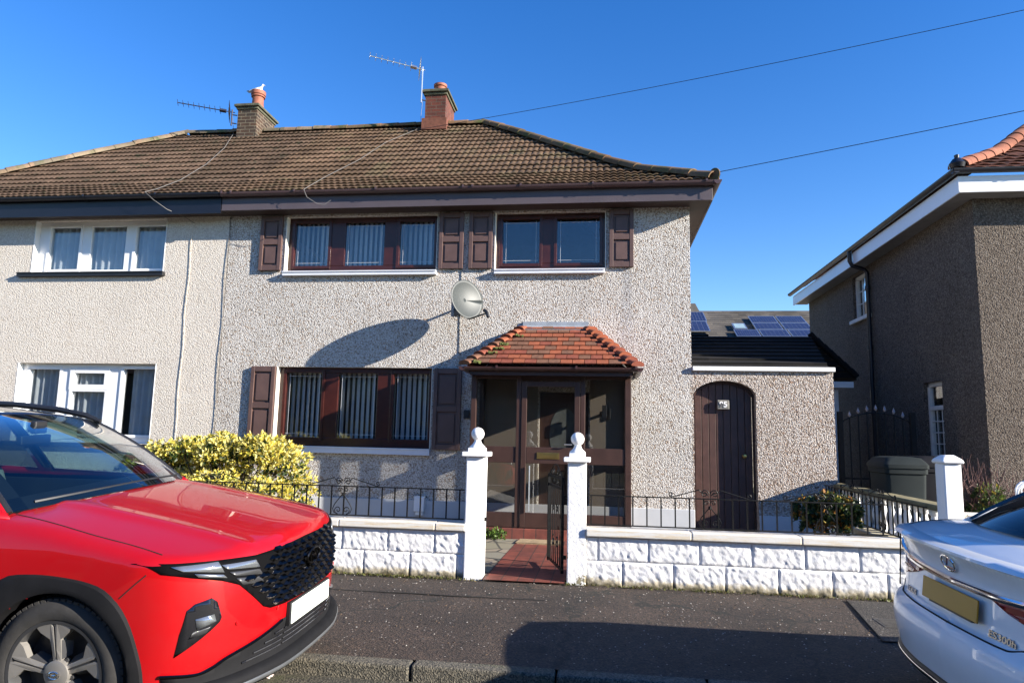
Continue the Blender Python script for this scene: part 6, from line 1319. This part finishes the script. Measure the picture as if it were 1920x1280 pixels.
for k_ in (1, -1):
    pl_ = [(k_ * y, z) for y, z in lampR]; lo_ = patch(SEDAN, pl_, 'front', .006, M['lamp_red'], 'tail_light', CW, .025, .006)
    patch(SEDAN, [(k_ * y, z) for y, z in ((.44, .745), (.56, .738), (.70, .715), (.82, .705), (.82, .72), (.70, .733), (.56, .757))], 'front', .010, M['lamp_pink'], 'lens', lo_, .03, .003)
    patch(SEDAN, [(k_ * y, z) for y, z in ((.34, .778), (.52, .792), (.70, .806), (.70, .795), (.52, .780), (.36, .768))], 'front', .010, M['lamp_pink'], 'lens', lo_, .03, .003)
cb = [(-.80, .862), (-.66, .822), (-.52, .805), (-.33, .795), (0, .789), (.33, .795), (.52, .805), (.66, .822), (.80, .862)]
yy = np.linspace(-.78, .78, 70); zz = spl([p[0] for p in cb], [p[1] for p in cb])(yy); G = []
for dz, of in ((-.020, .002), (-.016, .016), (-.004, .018), (.0, .012), (.010, .022), (.018, .016), (.020, .002)):
    q = SEDAN.front(yy, zz + dz); G.append(q + SEDAN.normal(q) * of)
mb = MB(); mb.grid(np.stack(G, 1)); mb.build('chrome_bar', M['chrome'], CW, smooth=True, local=True)
mb = MB(); yy = np.linspace(-.80, .80, 60); zz = np.full_like(yy, .963) - .0 * yy; G = []
for dz, of in ((-.028, .0), (-.018, .022), (-.004, .034), (.006, .028), (.010, .0)):
    q = SEDAN.front(yy, zz + dz - .012 * (np.abs(yy) / .8) ** 4); G.append(q + np.stack([np.full_like(yy, of), 0 * yy, 0 * yy], -1))
mb.grid(np.stack(G, 1)); mb.build('boot_lip', M['white_car'], CW, smooth=True, local=True)
mb = MB(); line(SEDAN, [(-.78, .66), (-.72, .605), (-.60, .583), (-.30, .580), (0, .579), (.30, .580), (.44, .582), (.50, .60), (.60, .655), (.62, .68)], 'front', .005, None, '', None, .0, mb=mb)
for k_ in (-1, 1): line(SEDAN, [(.98, k_ * .70), (.80, k_ * .745), (.55, k_ * .735)], 'above', .004, None, '', None, 0, mb=mb)
mb.build('panel_gap', M['seam'], CW, smooth=True, local=True)
pc = Vector((1.045, .0, .70)); pb = MB(); pz = Vector((-.10, 0, 1)).normalized(); px2 = Vector((1, 0, .10)).normalized()
pb.obox(pc + px2 * .012, (0, 1, 0), pz, px2, .26, .0555, .004); po = pb.build('number_plate', M['plate_yellow'], CW, local=True, bevel=.003)
pb = MB(); pb.obox(pc - px2 * .004 - pz * .012, (0, 1, 0), pz, px2, .20, .055, .011); pb.build('plate_holder', M['black'], po, local=True)
def onrear(y, z, off): q = SEDAN.front([y], [z]); n_ = SEDAN.normal(q)[0]; p = Vector(q[0] + n_ * off); n_ = Vector(n_); ry = Vector((0, 1, 0)); ry = (ry - n_ * ry.dot(n_)).normalized(); u_ = n_.cross(ry); return Matrix(((ry.x, u_.x, n_.x, p.x), (ry.y, u_.y, n_.y, p.y), (ry.z, u_.z, n_.z, p.z), (0, 0, 0, 1)))
M['badge_chrome'] = simple('smoked_chrome_letters', (.34, .34, .36), .2, metal=.9)
text('LEXUS', .042, .003, M['badge_chrome'], CW, onrear(-.49, .615, .004) @ Matrix.Scale(1.25, 4, (1, 0, 0)), 'lettering', .0008)
text('ES300h', .046, .003, M['badge_chrome'], CW, onrear(.385, .615, .004) @ Matrix.Scale(1.3, 4, (1, 0, 0)), 'lettering', .0008)
MX = onrear(0, .882, .006); mb = MB(); tr = lambda a, b_: tuple((MX @ Vector((a, b_, .004))))
mb.tube([tr(.058 * math.cos(t_), .042 * math.sin(t_)) for t_ in np.linspace(0, 2 * math.pi, 41)[:-1]], .0065, 8, True); mb.tube([tr(.018, .040), tr(-.028, -.020), tr(-.020, -.024), tr(.040, -.022)], [.004, .0065, .0065, .004], 8); mb.build('emblem', M['chrome'], CW, smooth=True, local=True)
a_ = np.linspace(-1.15, 1.15, 61)
def wr2(z, off): q = SEDAN.wrap(a_, np.full_like(a_, z), -.1); return q + np.stack([np.cos(a_), np.sin(a_), 0 * a_], -1) * off
mb = MB(); mb.grid(np.stack([wr2(.195, .0), wr2(.21, .018), wr2(.245, .020), wr2(.268, .012), wr2(.272, .0)], 1)); mb.build('bumper_lip', M['black'], CW, smooth='full', local=True)
mb = MB(); mb.grid(np.stack([wr2(.228, .020), wr2(.234, .026), wr2(.242, .026), wr2(.248, .020)], 1)); mb.build('bumper_trim', M['chrome'], CW, smooth='full', local=True)
RW = grid3([[(.60, -.60, 1.022), (.78, 0, 1.046), (.60, .60, 1.022)], [(.26, -.565, 1.205), (.37, 0, 1.252), (.26, .565, 1.205)], [(-.12, -.51, 1.352), (-.14, 0, 1.402), (-.12, .51, 1.352)]])
mb = MB(); mb.grid(RW); mb.build('rear_window', M['privacy'], CW, smooth='full', local=True)
RF = grid3([[(-.12, -.51, 1.352), (-.14, 0, 1.402), (-.12, .51, 1.352)], [(-.75, -.55, 1.392), (-.75, 0, 1.445), (-.75, .55, 1.392)], [(-1.35, -.53, 1.362), (-1.40, 0, 1.418), (-1.35, .53, 1.362)]])
mb = MB(); mb.add([(-.20, 0, 1.478), (-.26, .022, 1.40), (-.26, -.022, 1.40), (-.46, 0, 1.425), (-.19, 0, 1.395)], [(0, 1, 3), (0, 3, 2), (0, 4, 1), (0, 2, 4)]); mb.build('aerial_fin', M['white_car'], CW, local=True)
mb = MB(); mb.grid(RF); mb.build('roof', M['white_car'], CW, smooth='full', local=True, solid=.03)
mb = MB(); mb.grid(grid3([[(-1.35, -.53, 1.362), (-1.40, 0, 1.418), (-1.35, .53, 1.362)], [(-1.75, -.61, 1.18), (-1.85, 0, 1.235), (-1.75, .61, 1.18)], [(-2.05, -.69, .985), (-2.22, 0, 1.0), (-2.05, .69, .985)]])); mb.build('windscreen', M['car_glass'], CW, smooth='full', local=True)
for k_ in (-1, 1):
    def sp2(x, t):
        b_ = np.array([x, float(np.interp(x, [-2.05, -.6, .6], [.735, .765, .66])), float(np.interp(x, [-2.05, .1, .6], [.96, .995, 1.015]))]); xt = float(np.interp(x, [-2.05, .6], [-1.35, -.12])); tp = np.array([xt, float(np.interp(xt, [-1.35, -.75, -.12], [.535, .555, .515])), float(np.interp(xt, [-1.35, -.75, -.12], [1.362, 1.392, 1.352]))])
        p = b_ + (tp - b_) * t; p[1] += .025 * t * (1 - t) * 4; p[1] *= k_; return p
    mb = MB(); mb.grid([[sp2(x, j / 8) for j in range(9)] for x in np.linspace(.60, .12, 8)]); mb.build('rear_quarter', M['white_car'], CW, smooth='full', local=True, solid=.02)
    for xa, xb in ((.12, -.72), (-.80, -1.85)): mb = MB(); mb.grid([[sp2(xa + (xb - xa) * i / 8, .03 + .92 * j / 8) for j in range(9)] for i in range(9)]); mb.build('side_window', M['privacy'], CW, smooth='full', local=True)
    mb = MB(); mb.grid([[sp2(x, j / 8) + np.array([0, k_ * .004, 0]) for j in range(9)] for x in (-.71, -.81)]); mb.grid([[sp2(x, j / 8) + np.array([0, k_ * .004, 0]) for j in range(9)] for x in (-1.84, -2.05)]); mb.grid([[sp2(x, t_) + np.array([0, k_ * .006, 0]) for t_ in (-.08, .04)] for x in np.linspace(.60, -2.05, 14)]); mb.build('window_pillar', M['white_car'], CW, smooth='full', local=True, solid=.02)
    mb = MB(); mb.tube([RW[i, 0 if k_ < 0 else -1] for i in range(18)], .012, 8); mb.build('window_trim', M['gloss_black'], CW, smooth=True, local=True)
mb = MB(); mb.box(-2.1, .55, -.66, .66, .28, .32); mb.box(-2.1, .55, -.69, -.66, .28, .94); mb.box(-2.1, .55, .66, .69, .28, .94); mb.grid(np.array([[(x_ - .12 * (abs(y) / .62) ** 2, y, z_) for y in np.linspace(-.64, .64, 9)] for x_, z_ in ((.70, 1.025), (.30, 1.0), (.22, .5))])); mb.build('cabin', M['dash_plastic'], CW, local=True)
def flip(rows): return rows
for x, y, w, h in ((-.95, -.37, .25, 1.08), (-.95, .37, .25, 1.08), (.12, 0, .60, 1.02)):
    s_ = MB(); s_.box(x - .5, x + .05, y - w, y + w, .42, .56); s_.box(x + .02, x + .16, y - w, y + w, .5, h); so_ = s_.build('seat', M['seat_cloth'], CW, local=True, bevel=.04)
    for yy_ in ((y,) if w < .4 else (-.38, .38)): s_ = MB(); s_.box(x + .06, x + .16, yy_ - .12, yy_ + .12, h + .03, h + .19); s_.build('headrest', M['seat_cloth'], so_, local=True, bevel=.03)
